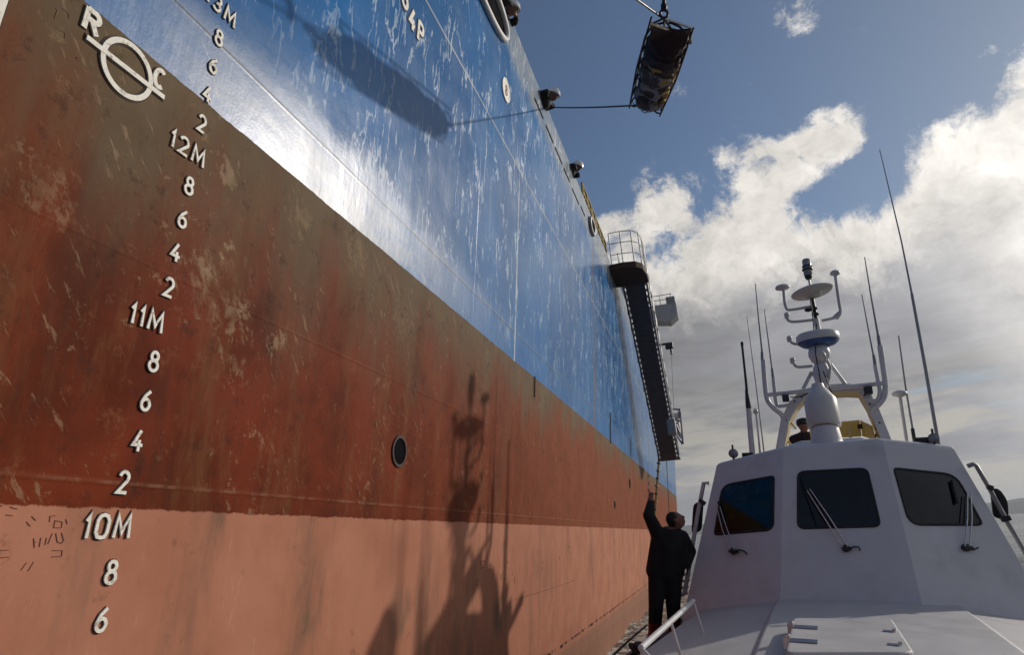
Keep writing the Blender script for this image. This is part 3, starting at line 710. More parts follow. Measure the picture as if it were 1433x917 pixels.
tag(a.build('hanging_rope',M_rope),'thin dark line hanging straight beside the rope ladder','rope')

# ------------------------------------------------------------------ pilot boat
boat=thing('pilot_boat','white pilot boat with raked wheelhouse and antenna mast beside the ship','boat',M=BM)
Y0=6.1; SF=.836
cbl=B(1092,845,Y0);cbr=B(1290,844,Y0);ctl=B(1096,633,Y0+.43);ctr=B(1236,622,Y0+.43)
otl=B(1002,656,Y0+.67);otr=B(1337,632,Y0+.67)
obl=Bpl(961,843,cbl,ctl,otl); obr=Bpl(1462,846,cbr,ctr,otr)
cbl,cbr,obl,obr=[b+(b-t)*.16 for b,t in ((cbl,ctl),(cbr,ctr),(obl,otl),(obr,otr))]   # skirt runs down to the sloping deck
dep=1.0
atl=otl+Vector((0,dep,0));atr=otr+Vector((0,dep,0));abl=obl+Vector((0,dep-.1,0));abr=obr+Vector((0,dep-.4,0))
def rrect(pts,r,n=5):
    out=[];m=len(pts)
    for i in range(m):
        a,b,c=pts[i-1],pts[i],pts[(i+1)%m]; rr=r if not isinstance(r,(list,tuple)) else r[i]
        d1=(a-b);d2=(c-b); k=min(rr,d1.length*.45,d2.length*.45); p=b+d1.normalized()*k;q=b+d2.normalized()*k
        for j in range(n+1):
            t=j/n; out.append(p*(1-t)**2+b*2*t*(1-t)+q*t*t)
    return out
def facet_with_holes(bm,outer,holes):
    es=[]
    for loop in [outer]+holes:
        vs=[bm.verts.new(p) for p in loop]
        es+=[bm.edges.new((vs[i],vs[(i+1)%len(vs)])) for i in range(len(vs))]
    bmesh.ops.triangle_fill(bm,use_beauty=True,use_dissolve=False,edges=es)
wins=[]
def win(pts,pl,r): P=[Bpl(x,y,*pl) for x,y in pts]; w=rrect(P,r); wins.append((w,pl)); return w
plC=(cbl,cbr,ctl); plL=(cbl,ctl,otl); plR=(cbr,ctr,otr)
wC=win([(1117,661),(1213,656),(1232,737),(1117,740)],plC,.055)
wL=win([(1011,680),(1083,667),(1082,742),(1000,749)],plL,[.10,.03,.07,.03])
wR=win([(1251,656),(1337,665),(1375,735),(1273,735)],plR,[.03,.10,.04,.10])
def sidewin(bot,top,bota,topa):
    P=[]
    for u,v in ((.10,.50),(.10,.85),(.46,.85),(.46,.50)):
        lo=bot.lerp(bota,u);hi=top.lerp(topa,u);P.append(lo.lerp(hi,v))
    P2_=[]
    for u,v in ((.54,.50),(.54,.85),(.9,.85),(.9,.50)):
        lo=bot.lerp(bota,u);hi=top.lerp(topa,u);P2_.append(lo.lerp(hi,v))
    return rrect(P,.06),rrect(P2_,.06)
sL=sidewin(obl,otl,abl,atl); sR=sidewin(obr,otr,abr,atr)
wA=[rrect([abl.lerp(abr,u0).lerp(atl.lerp(atr,u0),.48),abl.lerp(abr,u0).lerp(atl.lerp(atr,u0),.82),abl.lerp(abr,u1).lerp(atl.lerp(atr,u1),.82),abl.lerp(abr,u1).lerp(atl.lerp(atr,u1),.48)],.06) for u0,u1 in ((.12,.36),(.64,.88))]
bm=bmesh.new()
facet_with_holes(bm,[cbl,cbr,ctr,ctl],[wC]); facet_with_holes(bm,[obl,cbl,ctl,otl],[wL]); facet_with_holes(bm,[cbr,obr,otr,ctr],[wR])
facet_with_holes(bm,[obl,otl,atl,abl],list(sL)); facet_with_holes(bm,[obr,abr,atr,otr],list(sR)); facet_with_holes(bm,[abl,atl,atr,abr],wA)
# rounded roof edge: shrink the top outline in arc steps, then a crowned roof
ring=[otl,ctl,ctr,otr,atr,atl]; ctrp=sum(ring,Vector())/6; cen=Vector((ctrp.x,ctrp.y,0)); prev=ring; rr=.07
for k in range(1,6):
    an=math.pi/2*k/5; s=rr*(1-math.cos(an)); h=rr*math.sin(an)*.9; cur=[]
    for p in ring:
        dd=Vector((cen.x-p.x,cen.y-p.y,0)).normalized(); cur.append(p+dd*s*1.3+Vector((0,0,h)))
    for i in range(6):
        bm.faces.new([bm.verts.new(q) for q in (prev[i],prev[(i+1)%6],cur[(i+1)%6],cur[i])]).smooth=True
    prev=cur
apex=sum(prev,Vector())/6+Vector((0,0,.05))
for i in range(6): bm.faces.new([bm.verts.new(q) for q in (prev[i],prev[(i+1)%6],apex)])
bmesh.ops.remove_doubles(bm,verts=bm.verts,dist=.0015); bmesh.ops.recalc_face_normals(bm,faces=bm.faces)
me=bpy.data.meshes.new('wheelhouse'); bm.to_mesh(me); bm.free(); me.materials.append(M_white)
wh=bpy.data.objects.new('wheelhouse',me); sc.collection.objects.link(wh); wh.parent=boat
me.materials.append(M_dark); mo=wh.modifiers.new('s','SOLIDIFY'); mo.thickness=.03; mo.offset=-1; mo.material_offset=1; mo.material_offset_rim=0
mo=wh.modifiers.new('b','BEVEL'); mo.width=.012; mo.segments=2; mo.limit_method='ANGLE'; mo.angle_limit=R_(12)
ROOF=apex.z
def window(loop,nrm_in,name='window'):
    """rubber seal (part) with its pane (sub-part)"""
    c=sum(loop,Vector())/len(loop); a=MB(); n=len(loop)
    a.tube(loop+[loop[0]],.011,6,cap=False); o=a.build(name,M_black,boat)
    nn=(loop[n//3]-loop[0]).cross(loop[2*n//3]-loop[0]).normalized()
    ins=[p+nn*.004 for p in loop]; b=MB(); b.add([p-nn*.003 for p in loop]+[p+nn*.003 for p in loop],[tuple(range(n)),tuple(range(n,2*n))[::-1]]+[(i,(i+1)%n,n+(i+1)%n,n+i) for i in range(n)])
    b.build('pane',M_glass,o); return o
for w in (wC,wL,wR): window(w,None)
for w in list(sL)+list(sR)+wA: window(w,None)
# interior: dashboard, seats, blue reflection strips behind the panes
a=MB(); zi=cbl.z+.70
a.prism([Vector((obl.x+.6,obl.y+.45,zi-1.0)),Vector((cbl.x,cbl.y+.40,zi-1.0)),Vector((cbr.x,cbr.y+.40,zi-1.0)),Vector((obr.x-.6,obr.y+.45,zi-1.0)),Vector((obr.x-.6,obr.y+.75,zi-1.0)),Vector((obl.x+.6,obl.y+.75,zi-1.0))],(0,0,.92)); a.build('dashboard',M_bump,boat)
for sx in (-.55,.55):
    a=MB(); a.box(((cbl.x+cbr.x)/2+sx,cbl.y+1.05,zi-.25),(.5,.5,.14)); a.box(((cbl.x+cbr.x)/2+sx,cbl.y+1.30,zi+.15),(.5,.14,.75)); a.box(((cbl.x+cbr.x)/2+sx,cbl.y+1.30,zi+.60),(.3,.12,.2)); a.tube([Vector(((cbl.x+cbr.x)/2+sx,cbl.y+1.05,zi-.3)),Vector(((cbl.x+cbr.x)/2+sx,cbl.y+1.05,zi-1.1))],.06,8); a.build('helm_seat',M_black,boat,bevel=.03)
a=MB(); a.box(((obl.x+obr.x)/2,obl.y+.75,cbl.z-.15),(2.2,1.5,.04)); a.build('cabin_floor',M_bump,boat)
# dark blue strips just behind the side panes, painting in a reflection
M_reflect=mat('blue_reflection',(.01,.05,.16),.3)
for pl,w,cs in ((plL,wL,[(1013,681),(1082,668),(1082,686),(1008,699)]),(plR,wR,[(1253,658),(1336,667),(1347,684),(1257,673)])):
    nn=(pl[1]-pl[0]).cross(pl[2]-pl[0]).normalized(); nn=nn if nn.y>0 else -nn
    P=[Bpl(x,y,*pl)+nn*.02 for x,y in cs]; a=MB(); a.prism(P,nn*.004); a.build('reflection_strip',M_reflect,boat)
# wipers
def wiper(base,tip,blade,pl,hook):
    nn=(pl[1]-pl[0]).cross(pl[2]-pl[0]).normalized(); nn=nn if nn.y<0 else -nn
    q=lambda x,y,o=.03:Bpl(x,y,*pl)+nn*o
    a=MB(); dx=(tip[0]-base[0]);dy=(tip[1]-base[1]); L_=math.hypot(dx,dy); ux,uy=-dy/L_*3.2,dx/L_*3.2
    for s in (-1,1): a.tube([q(base[0]+ux*s,base[1]+uy*s,.035),q((base[0]+tip[0])/2+ux*s,(base[1]+tip[1])/2+uy*s,.06),q(tip[0]+ux*s*.7,tip[1]+uy*s*.7,.045)],.0055,6)
    o=a.build('wiper',M_steel,boat)
    a=MB(); a.tube([q(*blade[0],.022),q(*blade[1],.022)],.012,6); a.build('wiper_blade',M_black,o)
    a=MB(); a.ball(q(*base,.02),(.035,.02,.03),8); a.tube([q(base[0]-5,base[1],.03),q(base[0]+8,base[1]+1,.03)],.015,6); a.tube([q(*h,.02) for h in hook],.007,6); a.build('wiper_motor_cover',M_blackm,o)
wiper((1028,773),(1009,713),[(1007,704),(1015,735)],plL,[(1030,774),(1036,771),(1043,773),(1047,777)])
wiper((1184,769),(1132,689),[(1127,684),(1140,706)],plC,[(1186,771),(1195,767),(1202,767),(1204,772)])
wiper((1350,768),(1352,693),[(1330,674),(1337,706)],plR,[(1352,770),(1360,771),(1367,768)])
# foredeck trunk, side decks, hull
seamL=[Bz(1052,861,-.70),Bz(1032,913,-.74)]; seamR_=[Bz(1330,848,-.70),Bz(1372,913,-.74)]
def trunk():
    a=MB(); rows=[]
    ysec=[Y0+1.0,Y0+.4,Y0-.6,Y0-1.6,Y0-2.6,Y0-3.6,Y0-4.2]
    for i,yv in enumerate(ysec):
        t=max(0,(Y0-yv)/4.35); xl=-.62-.10*(1-t); xr=.90-.02*t; 
        cx=.12; wl=.62+.12*(1-t); wr=.86
        z0=-.70-.10*t
        xo=-1.42-.06*t; xor=1.75-.15*t
        sec=[(xo,z0-.66),(xo,z0-.20),(xo+.05,z0-.17),(cx-wl,z0-.03),(cx-wl+.015,z0-.015)]+[(cx+(-wl+.03)+(wl+wr-.06)*k/8,z0+.02*math.sin(math.pi*k/8)) for k in range(9)]+[(cx+wr-.015,z0-.015),(cx+wr,z0-.03),(xor-.05,z0-.15),(xor,z0-.18),(xor,z0-.66)]
        rows.append([L(x*SF,yv,z*SF) for x,z in sec])
    k=len(rows[0]); vs=[p for r in rows for p in r]
    fs=[(i*k+j,i*k+j+1,(i+1)*k+j+1,(i+1)*k+j) for i in range(len(rows)-1) for j in range(k-1)]
    fs.append(tuple((len(rows)-1)*k+j for j in range(k)))
    a.add(vs,fs,False); return a.build('foredeck_trunk',M_deck,boat,bevel=.01)
trunk()
def bhull():
    a=MB(); secs=[]
    for yv,hw,zd_,zk in ((13.5,1.65,-1.07,-2.3),(11,1.85,-1.08,-2.4),(8,1.88,-1.09,-2.5),(5,1.78,-1.10,-2.5),(2.5,1.45,-1.12,-2.4),(.6,.90,-1.13,-2.3),(-.8,.05,-1.15,-2.1)):
        cx=.12
        secs.append([L(cx-hw*.0,yv,zk),L(cx-hw*.75,yv,-1.95),L(cx-hw*.97,yv,zd_-.25),L(cx-hw,yv,zd_-.1),L(cx-hw,yv,zd_+.06),L(cx-hw+.07,yv,zd_+.06),L(cx-hw+.07,yv,zd_),L(cx+hw-.07,yv,zd_),L(cx+hw-.07,yv,zd_+.06),L(cx+hw,yv,zd_+.06),L(cx+hw,yv,zd_-.1),L(cx+hw*.97,yv,zd_-.25),L(cx+hw*.75,yv,-1.95)])
    k=len(secs[0]); vs=[p for r in secs for p in r]
    fs=[(i*k+j,i*k+(j+1)%k,(i+1)*k+(j+1)%k,(i+1)*k+j) for i in range(len(secs)-1) for j in range(k)]
    fs.append(tuple(range(k)))
    a.add(vs,fs); a.build('hull',mat('boat_hull_paint',(.02,.025,.05),.4),boat)
    a=MB(); 
    for sg in (-1,1): a.tube([L(.12+sg*hw,yv,zd_-.03) for yv,hw,zd_ in ((13.5,1.67,-1.07),(11,1.87,-1.08),(8,1.90,-1.09),(5,1.80,-1.10),(2.5,1.47,-1.12),(.6,.92,-1.13),(-.8,.07,-1.15))],.07,8)
    a.build('rubbing_strake',M_black,boat)
bhull()
# aft cabin/flybridge behind wheelhouse
# hatch
hq=[Bz(1111,878,-.70*SF),Bz(1250,879,-.70*SF),Bz(1272,914,-.70*SF),Bz(1104,914,-.70*SF)]
zh=hq[0].z
a=MB(); P=rrect([Vector((p.x,p.y,zh+.012)) for p in (hq[0],hq[1],hq[1].lerp(hq[2],1.35),hq[0].lerp(hq[3],1.35))],.06)
a.prism(P,(0,0,.038)); hatch=a.build('hatch',M_deck,boat,bevel=.012,seg=3)
a=MB(); P2c=[Vector((p.x,p.y,zh-.03)) for p in P]; a.prism(P2c,(0,0,.05)); a.build('hatch_coaming',M_black,hatch)
for (x,y) in ((1117,884),(1113,904)):
    a=MB(); q=Bz(x,y,-.66*SF); q.z=zh+.050; 
    for s in (-.02,.02): a.tube([q+Vector((-.02,s,.006)),q+Vector((.10,s,.006))],.007,6)
    a.box(q+Vector((-.035,0,-.005)),(.03,.07,.05)); a.tube([q+Vector((-.03,-.03,.02)),q+Vector((-.03,.03,.02))],.012,8); a.build('hinge',M_steel,hatch)
for (x,y) in ((1243,885),(1250,904)):
    a=MB(); q=Bz(x,y,-.64*SF); q.z=zh+.054; a.box(q,(.05,.025,.008)); a.tube([q+Vector((.03,0,.0)),q+Vector((.03,0,.012))],.010,8); a.build('latch',M_steel,hatch,bevel=.004)
# left rail at the deck edge
r1=Bz(970,842,-.60*SF); r2=Bz(897,908,-.68*SF)
a=MB(); dv_=(r2-r1)
a.tube([r1,r2],.016,8)
for t in (0,.52,1.0):
    q=r1.lerp(r2,t); a.tube([q,q+Vector((.05,0,-.20))],.010,6)
a.tube([r2,r2+Vector((.20,-.10,-.14))],.010,6)
a.build('deck_rail',M_wpaint,boat)
# grab rails of both wheelhouse sides
def boat_tube(name,pts,r,m,par=None,n=8,smooth=0):
    a=MB(); a.tube(smoothpath(pts,5) if smooth else pts,r,n); return a.build(name,m,par or boat)
yl_=Y0+.62
boat_tube('grab_rail',[B(992,677,yl_),B(985,676,yl_),B(976,722,yl_),B(967,778,yl_-.05),B(958,832,yl_-.1),B(951,834,yl_-.1)],.02,M_wpaint)
a=MB()
for t in range(9):
    y=760+t*9; x0=968-(y-760)*.13; a.tube([B(x0-6,y,yl_),B(x0+4,y-1,yl_)],.012,6)
a.tube([B(962,755,yl_),B(950,836,yl_)],.014,6); a.build('side_ladder',M_wpaint,boat)
yr_=Y0+.6
boat_tube('grab_rail',[B(1354,653,yr_),B(1362,650,yr_),B(1366,652,yr_),B(1384,683,yr_),B(1408,728,yr_),B(1433,772,yr_),B(1455,812,yr_)],.018,M_galv)
def mirror(pts,y,name='side_mirror'):
    a=MB(); P=[B(px,py,y) for px,py in pts]; P=rrect(P,.05,4); a.prism(P,(0,.05,0)); return a.build(name,M_black,boat,bevel=.01)
mirror([(970,705),(984,701),(981,744),(967,748)],yl_+.06)
mirror([(1386,684),(1399,684),(1411,701),(1412,722),(1405,728),(1391,724)],yr_+.06)
boat_tube('mirror_clamp',[B(1381,681,yr_-.03),B(1390,684,yr_-.03)],.022,M_blackm); boat_tube('mirror_clamp',[B(1401,728,yr_-.03),B(1414,725,yr_-.03)],.022,M_blackm)
boat_tube('mirror_clamp',[B(979,700,yl_-.03),B(987,706,yl_-.03)],.02,M_blackm)
# ---------------- roof gear
YM=8.35   # fore-aft station of the mast
YA=8.75
# radar column on the roof front edge
base=B(1160,634,6.7); top_=B(1147,557,6.8)
ax=(top_-base).normalized()
hC=(top_-base).length
a=MB(); r0=.146
a.lathe(base-ax*.02,ax,[(r0*1.10,0),(r0*1.12,.02),(r0*.98,.035),(r0*.92,.13),(r0*.84,.235),(r0*.80,.256)],28); colm=a.build('mast_column_base',M_wpaint,boat)
a=MB(); a.lathe(base+ax*.245,ax,[(.84*r0,0),(r0*.99,.008),(r0*1.02,.02),(r0*1.0,.265),(r0*.95,.283),(r0*.62,.36),(r0*.42,.40),(r0*.36,.44)],28); a.build('mast_column',M_radome,boat)
# arch
def beam(name,pts,wy,wz,mat_,mat2=None,par=None):
    """box-section beam through points; depth wy along y"""
    a=MB(); P=[Vector(p) for p in pts]; n=len(P); vs=[]
    for i in range(n):
        t=(P[min(i+1,n-1)]-P[max(i-1,0)]); t.y=0; t.normalize(); nrm=Vector((-t.z,0,t.x))
        for sy,sn in ((-1,-1),(-1,1),(1,1),(1,-1)): vs.append(P[i]+Vector((0,sy*wy/2,0))+nrm*sn*wz/2)
    for i in range(n-1):
        for k in range(4):
            a.cur=1 if (mat2 and k==3 ) else 0
            # k=0: front (y-), 1: outer, 2: back, 3: inner
            a.add([vs[i*4+k],vs[i*4+(k+1)%4],vs[(i+1)*4+(k+1)%4],vs[(i+1)*4+k]],[(0,1,2,3)])
    a.cur=0; a.add(vs[:4],[(0,1,2,3)]); a.add(vs[-4:],[(0,1,2,3)])
    return a.build(name,[mat_,mat2] if mat2 else mat_,par or boat)
yA=8.55
arch=beam('mast_arch',[B(1086,705,yA),B(1093,632,yA),B(1100,592,yA),B(1111,570,yA),B(1125,555,yA),B(1150,549,yA),B(1185,547,yA),B(1206,549,yA),B(1220,572,yA),B(1232,602,yA),B(1241,625,yA),B(1256,700,yA)],.42,.095,M_wpaint,M_cream)
a=MB()
for p0,p1 in (((1103,585),(1113,600)),((1098,612),(1110,627)),((1229,600),(1222,620)),((1130,553),(1135,545))):
    a.tube([B(*p0,yA+.25),B(*p1,yA-.1)],.014,6)
a.build('arch_brace',M_cream,boat)
# crossbar and tripod struts
boat_tube('crossbar',[B(1074,553,8.3),B(1239,536.5,8.3)],.026,M_wpaint)
for p0,p1 in (((1136,521),(1124,545)),((1162,510),(1185,541)),((1137,521),(1150,541))): boat_tube('mast_strut',[B(*p0,8.35),B(*p1,8.35)],.022,M_wpaint)
# U-shaped antenna brackets
boat_tube('antenna_bracket',[B(1068,504,8.3),B(1069.5,525,8.3),B(1071,542,8.3),B(1074,560,8.3),B(1083,572,8.3),B(1094,581,8.35),B(1097,592,8.4)],.028,M_wpaint,smooth=1)
boat_tube('antenna_bracket',[B(1082,528,8.3),B(1084,548,8.3),B(1086,563,8.3),B(1090,569,8.3),B(1105,567,8.3)],.022,M_wpaint,smooth=1)
boat_tube('antenna_bracket',[B(1231.5,484,8.3),B(1236,515,8.3),B(1239,540,8.3),B(1237,556,8.3),B(1229,567,8.3),B(1221,574,8.35),B(1223,586,8.4)],.03,M_wpaint,smooth=1)
boat_tube('antenna_bracket',[B(1224.5,511,8.3),B(1229,535,8.3),B(1231,550,8.3),B(1226,561,8.3),B(1212,558,8.3)],.022,M_wpaint,smooth=1)
# whip antennas
def whip(pts,rs,y,m=None,name='whip_antenna',label=None):
    a=MB(); a.tube([B(px,py,y) for px,py in pts],rs,7); return a.build(name,m or M_whip,boat,label=label)
whip([(1057,397),(1061.5,445),(1066.5,493)],[.006,.009,.012],8.3); whip([(1066.5,493),(1067,505)],[.018,.020],8.3,M_galv,'antenna_base')
whip([(1069.5,433),(1075,475),(1080.5,518)],[.005,.008,.010],8.3); whip([(1080.5,516),(1082,530)],[.016,.018],8.3,M_galv,'antenna_base')
whip([(1210,360),(1219,415),(1229,471)],[.006,.009,.013],8.3); whip([(1229,470),(1231.5,486)],[.018,.020],8.3,M_galv,'antenna_base')
whip([(1206,412),(1214,455),(1222.5,499)],[.005,.008,.010],8.3); whip([(1222.5,497),(1225,513)],[.016,.018],8.3,M_galv,'antenna_base')
whip([(1038.5,482),(1042,515),(1045.5,549)],[.016,.016,.018],8.5,M_blackm,label='thick black whip antenna on a pale base'); whip([(1038.3,479),(1038.7,484)],[.020,.020],8.5,M_black,'antenna_cap')
whip([(1044.5,545),(1047,565),(1048,572)],[.018,.034,.036],8.5,M_blackm,'antenna_base'); whip([(1047.5,570),(1050,600),(1058,700)],[.032,.034,.036],8.5,M_wpaint,'antenna_post')
whip([(1045,442),(1058,540),(1076,690)],[.004,.007,.009],8.7)
whip([(1231,209),(1246,272),(1262,340),(1276,411)],[.005,.007,.009,.012],8.5,label='tallest whip antenna leaning to the left'); whip([(1276,411),(1295,515),(1325,690)],[.016,.018,.020],8.5,M_whip,'antenna_base')
whip([(1257.5,470),(1267,540),(1277,600)],[.008,.010,.012],8.6); whip([(1277,600),(1292,690)],[.02,.022],8.6,M_blackm,'antenna_base')
# mushroom antennas
def mushroom(head,r,stem,y,name='mushroom_antenna',sr=.013):
    a=MB(); c=B(*head,y); a.lathe(c,(0,0,1),[(r*.35,-.03),(r*.95,-.01),(r,.005),(r*.85,.025),(r*.4,.042),(.001,.046)],20)
    a.tube(smoothpath([B(*s,y) for s in stem],4) if len(stem)>2 else [B(*s,y) for s in stem],sr,7); a.build(name,M_radome,boat)
mushroom((1259,552),.085,[(1259.5,554),(1264,585),(1280,690)],8.6,sr=.018)
mushroom((1057.5,577),.032,[(1058,579),(1061,608),(1070,700)],8.55,sr=.012)
mushroom((1095,403),.088,[(1096.5,405),(1098,422),(1100.5,431),(1106,434),(1136,429)],8.35,sr=.018)
mushroom((1168.5,383),.058,[(1169,385),(1170.5,398),(1174.5,425),(1176,437),(1171,444),(1150,449)],8.35,sr=.018)
a=MB(); a.prism([B(1163,445,8.37),B(1177,432,8.37),B(1177.5,440,8.37),B(1173,447,8.37)],(0,.02,0)); a.build('bracket_gusset',M_wpaint,boat)
def arm(pts,tip):
    a=MB(); a.tube(smoothpath([B(*q,8.35) for q in pts],4),.018,7); a.ball(B(*tip,8.35),.032,8); a.tube([B(tip[0]-3,tip[1]+4,8.35),B(tip[0]+3,tip[1]+4,8.35)],.014,6); a.build('sensor_arm',M_radome,boat)
arm([(1138,448),(1112,450.5),(1104,449),(1100.5,444)],(1101,440.5))
arm([(1122,482.5),(1110,481),(1106,477)],(1104.5,473.5))
arm([(1137,512.5),(1119,514),(1113,512),(1110,507)],(1109,504))
# central mast pole and its gear
boat_tube('mast_pole',[B(1145,463,8.35),B(1142,446,8.35)],.032,M_radome)
boat_tube('mast_pole',[B(1142.5,448,8.35),B(1136.5,418,8.35)],.024,M_blackm)
a=MB()
for (x,y) in ((1139,432),(1141,440),(1131,434)): a.ball(B(x,y,8.3),(.045,.03,.025),6)
a.build('mast_clamps',M_blackm,boat)
tilt=(BI.to_3x3()@(Vector((-.07,.02,1)))).normalized()
a=MB(); c=B(1136,408,8.35); a.lathe(c,tilt,[(.08,-.075),(.10,-.05),(.12,-.035),(.225,-.028),(.245,-.012),(.245,.0),(.22,.014),(.06,.03),(.001,.032)],36); a.build('satellite_disc',M_radome,boat)
a=MB(); p0=B(1134,401,8.35);p1=B(1131.5,388,8.35); ax2=(B(1128,364,8.35)-p1).normalized(); a.tube([p0,p1],.014,7); a.build('lamp_stem',M_radome,boat)
a=MB(); a.lathe(p1,ax2,[(.03,-.03),(.045,0),(.045,.02)],16); a.lathe(p1+ax2*.09,ax2,[(.056,-.0),(.064,.004),(.064,.02),(.056,.024)],16); a.lathe(p1+ax2*.135,ax2,[(.05,-.0),(.06,.004),(.06,.016),(.05,.02)],16); o=a.build('masthead_lamp',M_blackm,boat)
a=MB(); a.lathe(p1+ax2*.02,ax2,[(.044,0),(.050,.01),(.050,.205),(.040,.222),(.001,.224)],18); a.build('lamp_glass',M_glassd,o)
# radar dome with blue underside
a=MB(); c=B(1145,478,8.3); tl=(Vector((-.03,-.05,1))).normalized(); a.lathe(c,tl,[(.10,-.07),(.18,-.055),(.225,-.02),(.232,.0)],32); rd_=a.build('radar_dome_base',M_blue,boat)
a=MB(); a.lathe(c,tl,[(.236,.0),(.240,.012),(.240,.075),(.215,.10),(.05,.115),(.001,.116)],32); a.build('radar_dome',M_radome,boat)
# bulging floodlight pods beneath it
def pod(c0,c1,r):
    a=MB(); ax=(c1-c0).normalized(); h=(c1-c0).length; a.lathe(c0,ax,[(.02,0),(r*.55,.01),(r*.8,h*.15),(r,h*.42),(r*.98,h*.6),(r*.85,h*.8),(r*.6,h*.96),(.02,h)],22); return a
pod(B(1149,510,8.28),B(1144,481,8.28),.122).build('mast_pod',M_wpaint,boat,label='upper swollen white pod of the mast')
pod(B(1152,540,8.28),B(1148,507,8.28),.098).build('mast_pod',M_wpaint,boat,label='lower swollen white pod of the mast')
boat_tube('pod_handle',[B(1147,496,8.1),B(1150,493,8.08),B(1154,498,8.08),B(1155,506,8.1)],.016,M_radome,smooth=1)
boat_tube('mast_strut',[B(1157,503,8.2),B(1162,515,8.2),B(1160,530,8.2)],.018,M_radome)
boat_tube('mast_neck',[B(1153,545,8.25),B(1152,535,8.25)],.05,M_wpaint)
for pts in (((1142,452),(1144,470),(1141,492),(1146,520),(1150,548)),((1134,420),(1137,440),(1139,462)),((1152,520),(1159,538),(1166,560),(1168,596)),((1106,556),(1118,556),(1130,551),(1146,548))):
    boat_tube('cable',[B(x,y,8.12) for x,y in pts],.007,M_black,n=5,smooth=1)
for (x,y) in ((1112,562),(1122,556),(1210,553),(1217,566),(1101,588),(1231,592)):
    a=MB(); a.ball(B(x,y,8.28),.012,5); a.build('arch_bolt',M_blackm,boat)
# floodlights and small lamps
for (x0,y0,w) in ((1099.6,558,.075),(1215,547,.085)):
    a=MB(); a.box(B(x0,y0,8.25),(w,.10,w)); a.build('floodlight',M_blackm,boat,bevel=.008)
for (x0,y0,w,h) in ((1047,638,.13,.06),(1290,618,.15,.075)):
    a=MB(); a.box(B(x0,y0,6.9),(w*.84,.10,h*.84)); a.build('floodlight',M_blackm,boat,bevel=.008)
for (x0,y0) in ((1026,635),(1306.5,614)):
    a=MB(); c=B(x0,y0,6.75); a.lathe(c+Vector((0,.03,0)),(0,-1,0),[(.02,-.04),(.042,-.02),(.045,.03)],16); a.tube([c,c-Vector((.0,0,.10))],.012,6); a.tube([c+Vector((0,0,.04)),c+Vector((0,0,.085))],.01,6); o=a.build('spot_lamp',M_blackm,boat)
    a=MB(); a.lathe(c+Vector((0,0,0)),(0,-1,0),[(.040,.001),(.036,.008),(.001,.014)],16); a.build('lens',M_glassd,o)
# flybridge coaming (white) with yellow dodger behind
yf=8.1
a=MB(); P=[B(1105,640,yf-.4),B(1105,620,yf-.4),B(1123,616,yf),B(1150,613,yf+.2),B(1210,612,yf+.2),B(1232,622,yf-.4),B(1232,640,yf-.4)]
a.prism([B(1100,645,yf-.6),B(1101,624,yf-.6),B(1120,617,yf-.55),B(1205,612,yf-.55),B(1230,620,yf-.6),B(1236,645,yf-.6)],(0,.25,0)); a.build('flybridge_coaming',M_white,boat,bevel=.03)
ydg=9.0
a=MB(); a.prism([B(1172,613,ydg),B(1172,591,ydg),B(1203,588,ydg),B(1206,611,ydg)],(0,.03,0)); a.prism([B(1203.5,588,ydg),B(1206.5,611,ydg),B(1224,616,ydg-.6),B(1218,596,ydg-.6)],(.02,.03,0)); a.build('yellow_dodger',M_yellow,boat,bevel=.005)
a=MB(); ydl=9.75; a.prism([B(1105,622,ydl),B(1105,612,ydl),B(1112,609,ydl),B(1146,607,ydl),B(1147,618,ydl)],(0,.03,0)); a.build('yellow_dodger',M_yellow,boat,bevel=.005)
a=MB(); a.lathe(B(1204,597,ydg-.08),(0,0,1),[(.03,-.03),(.035,0),(.03,.02),(.001,.03)],12); a.build('dodger_lamp',M_rust,boat)
for p in (((1189,596),(1190,613)),((1135,600),(1137,618))): boat_tube('grab_handle',[B(*p[0],ydg-.1),B(*p[1],ydg-.1)],.018,M_cream)
a=MB(); a.box((.10,.95,2.65-.46),(2.3,3.0,1.1)); a.build('aft_cabin',M_deck,boat,bevel=.05)
# rope heap on the deck rail and line to the ship
def rope(name,pts,r,m,label,cat='rope'):
    a=MB(); a.tube(smoothpath(pts,6),r,7); return tag(a.build(name,m),label,cat)
def BW(px,py,y): return BM@B(px,py,y)
rope('mooring_line',[BW(905,876,7.6),BW(885,893,6.5),BW(858,918,5.2),BW(828,948,4.2)],.014,M_rope,'thin black line running forward past the boat above the foam')
random.seed(4)
pts=[]
for i in range(26):
    t=i/25; px=884+t*56+math.sin(i*2.1)*7; py=912+math.cos(i*1.7)*7-6*math.sin(t*3.1); pts.append(BW(px,py,4.9+.15*math.sin(i)))
rope('rope_coil',pts,.027,M_rope,'heap of black rope piled on the boat rail corner')

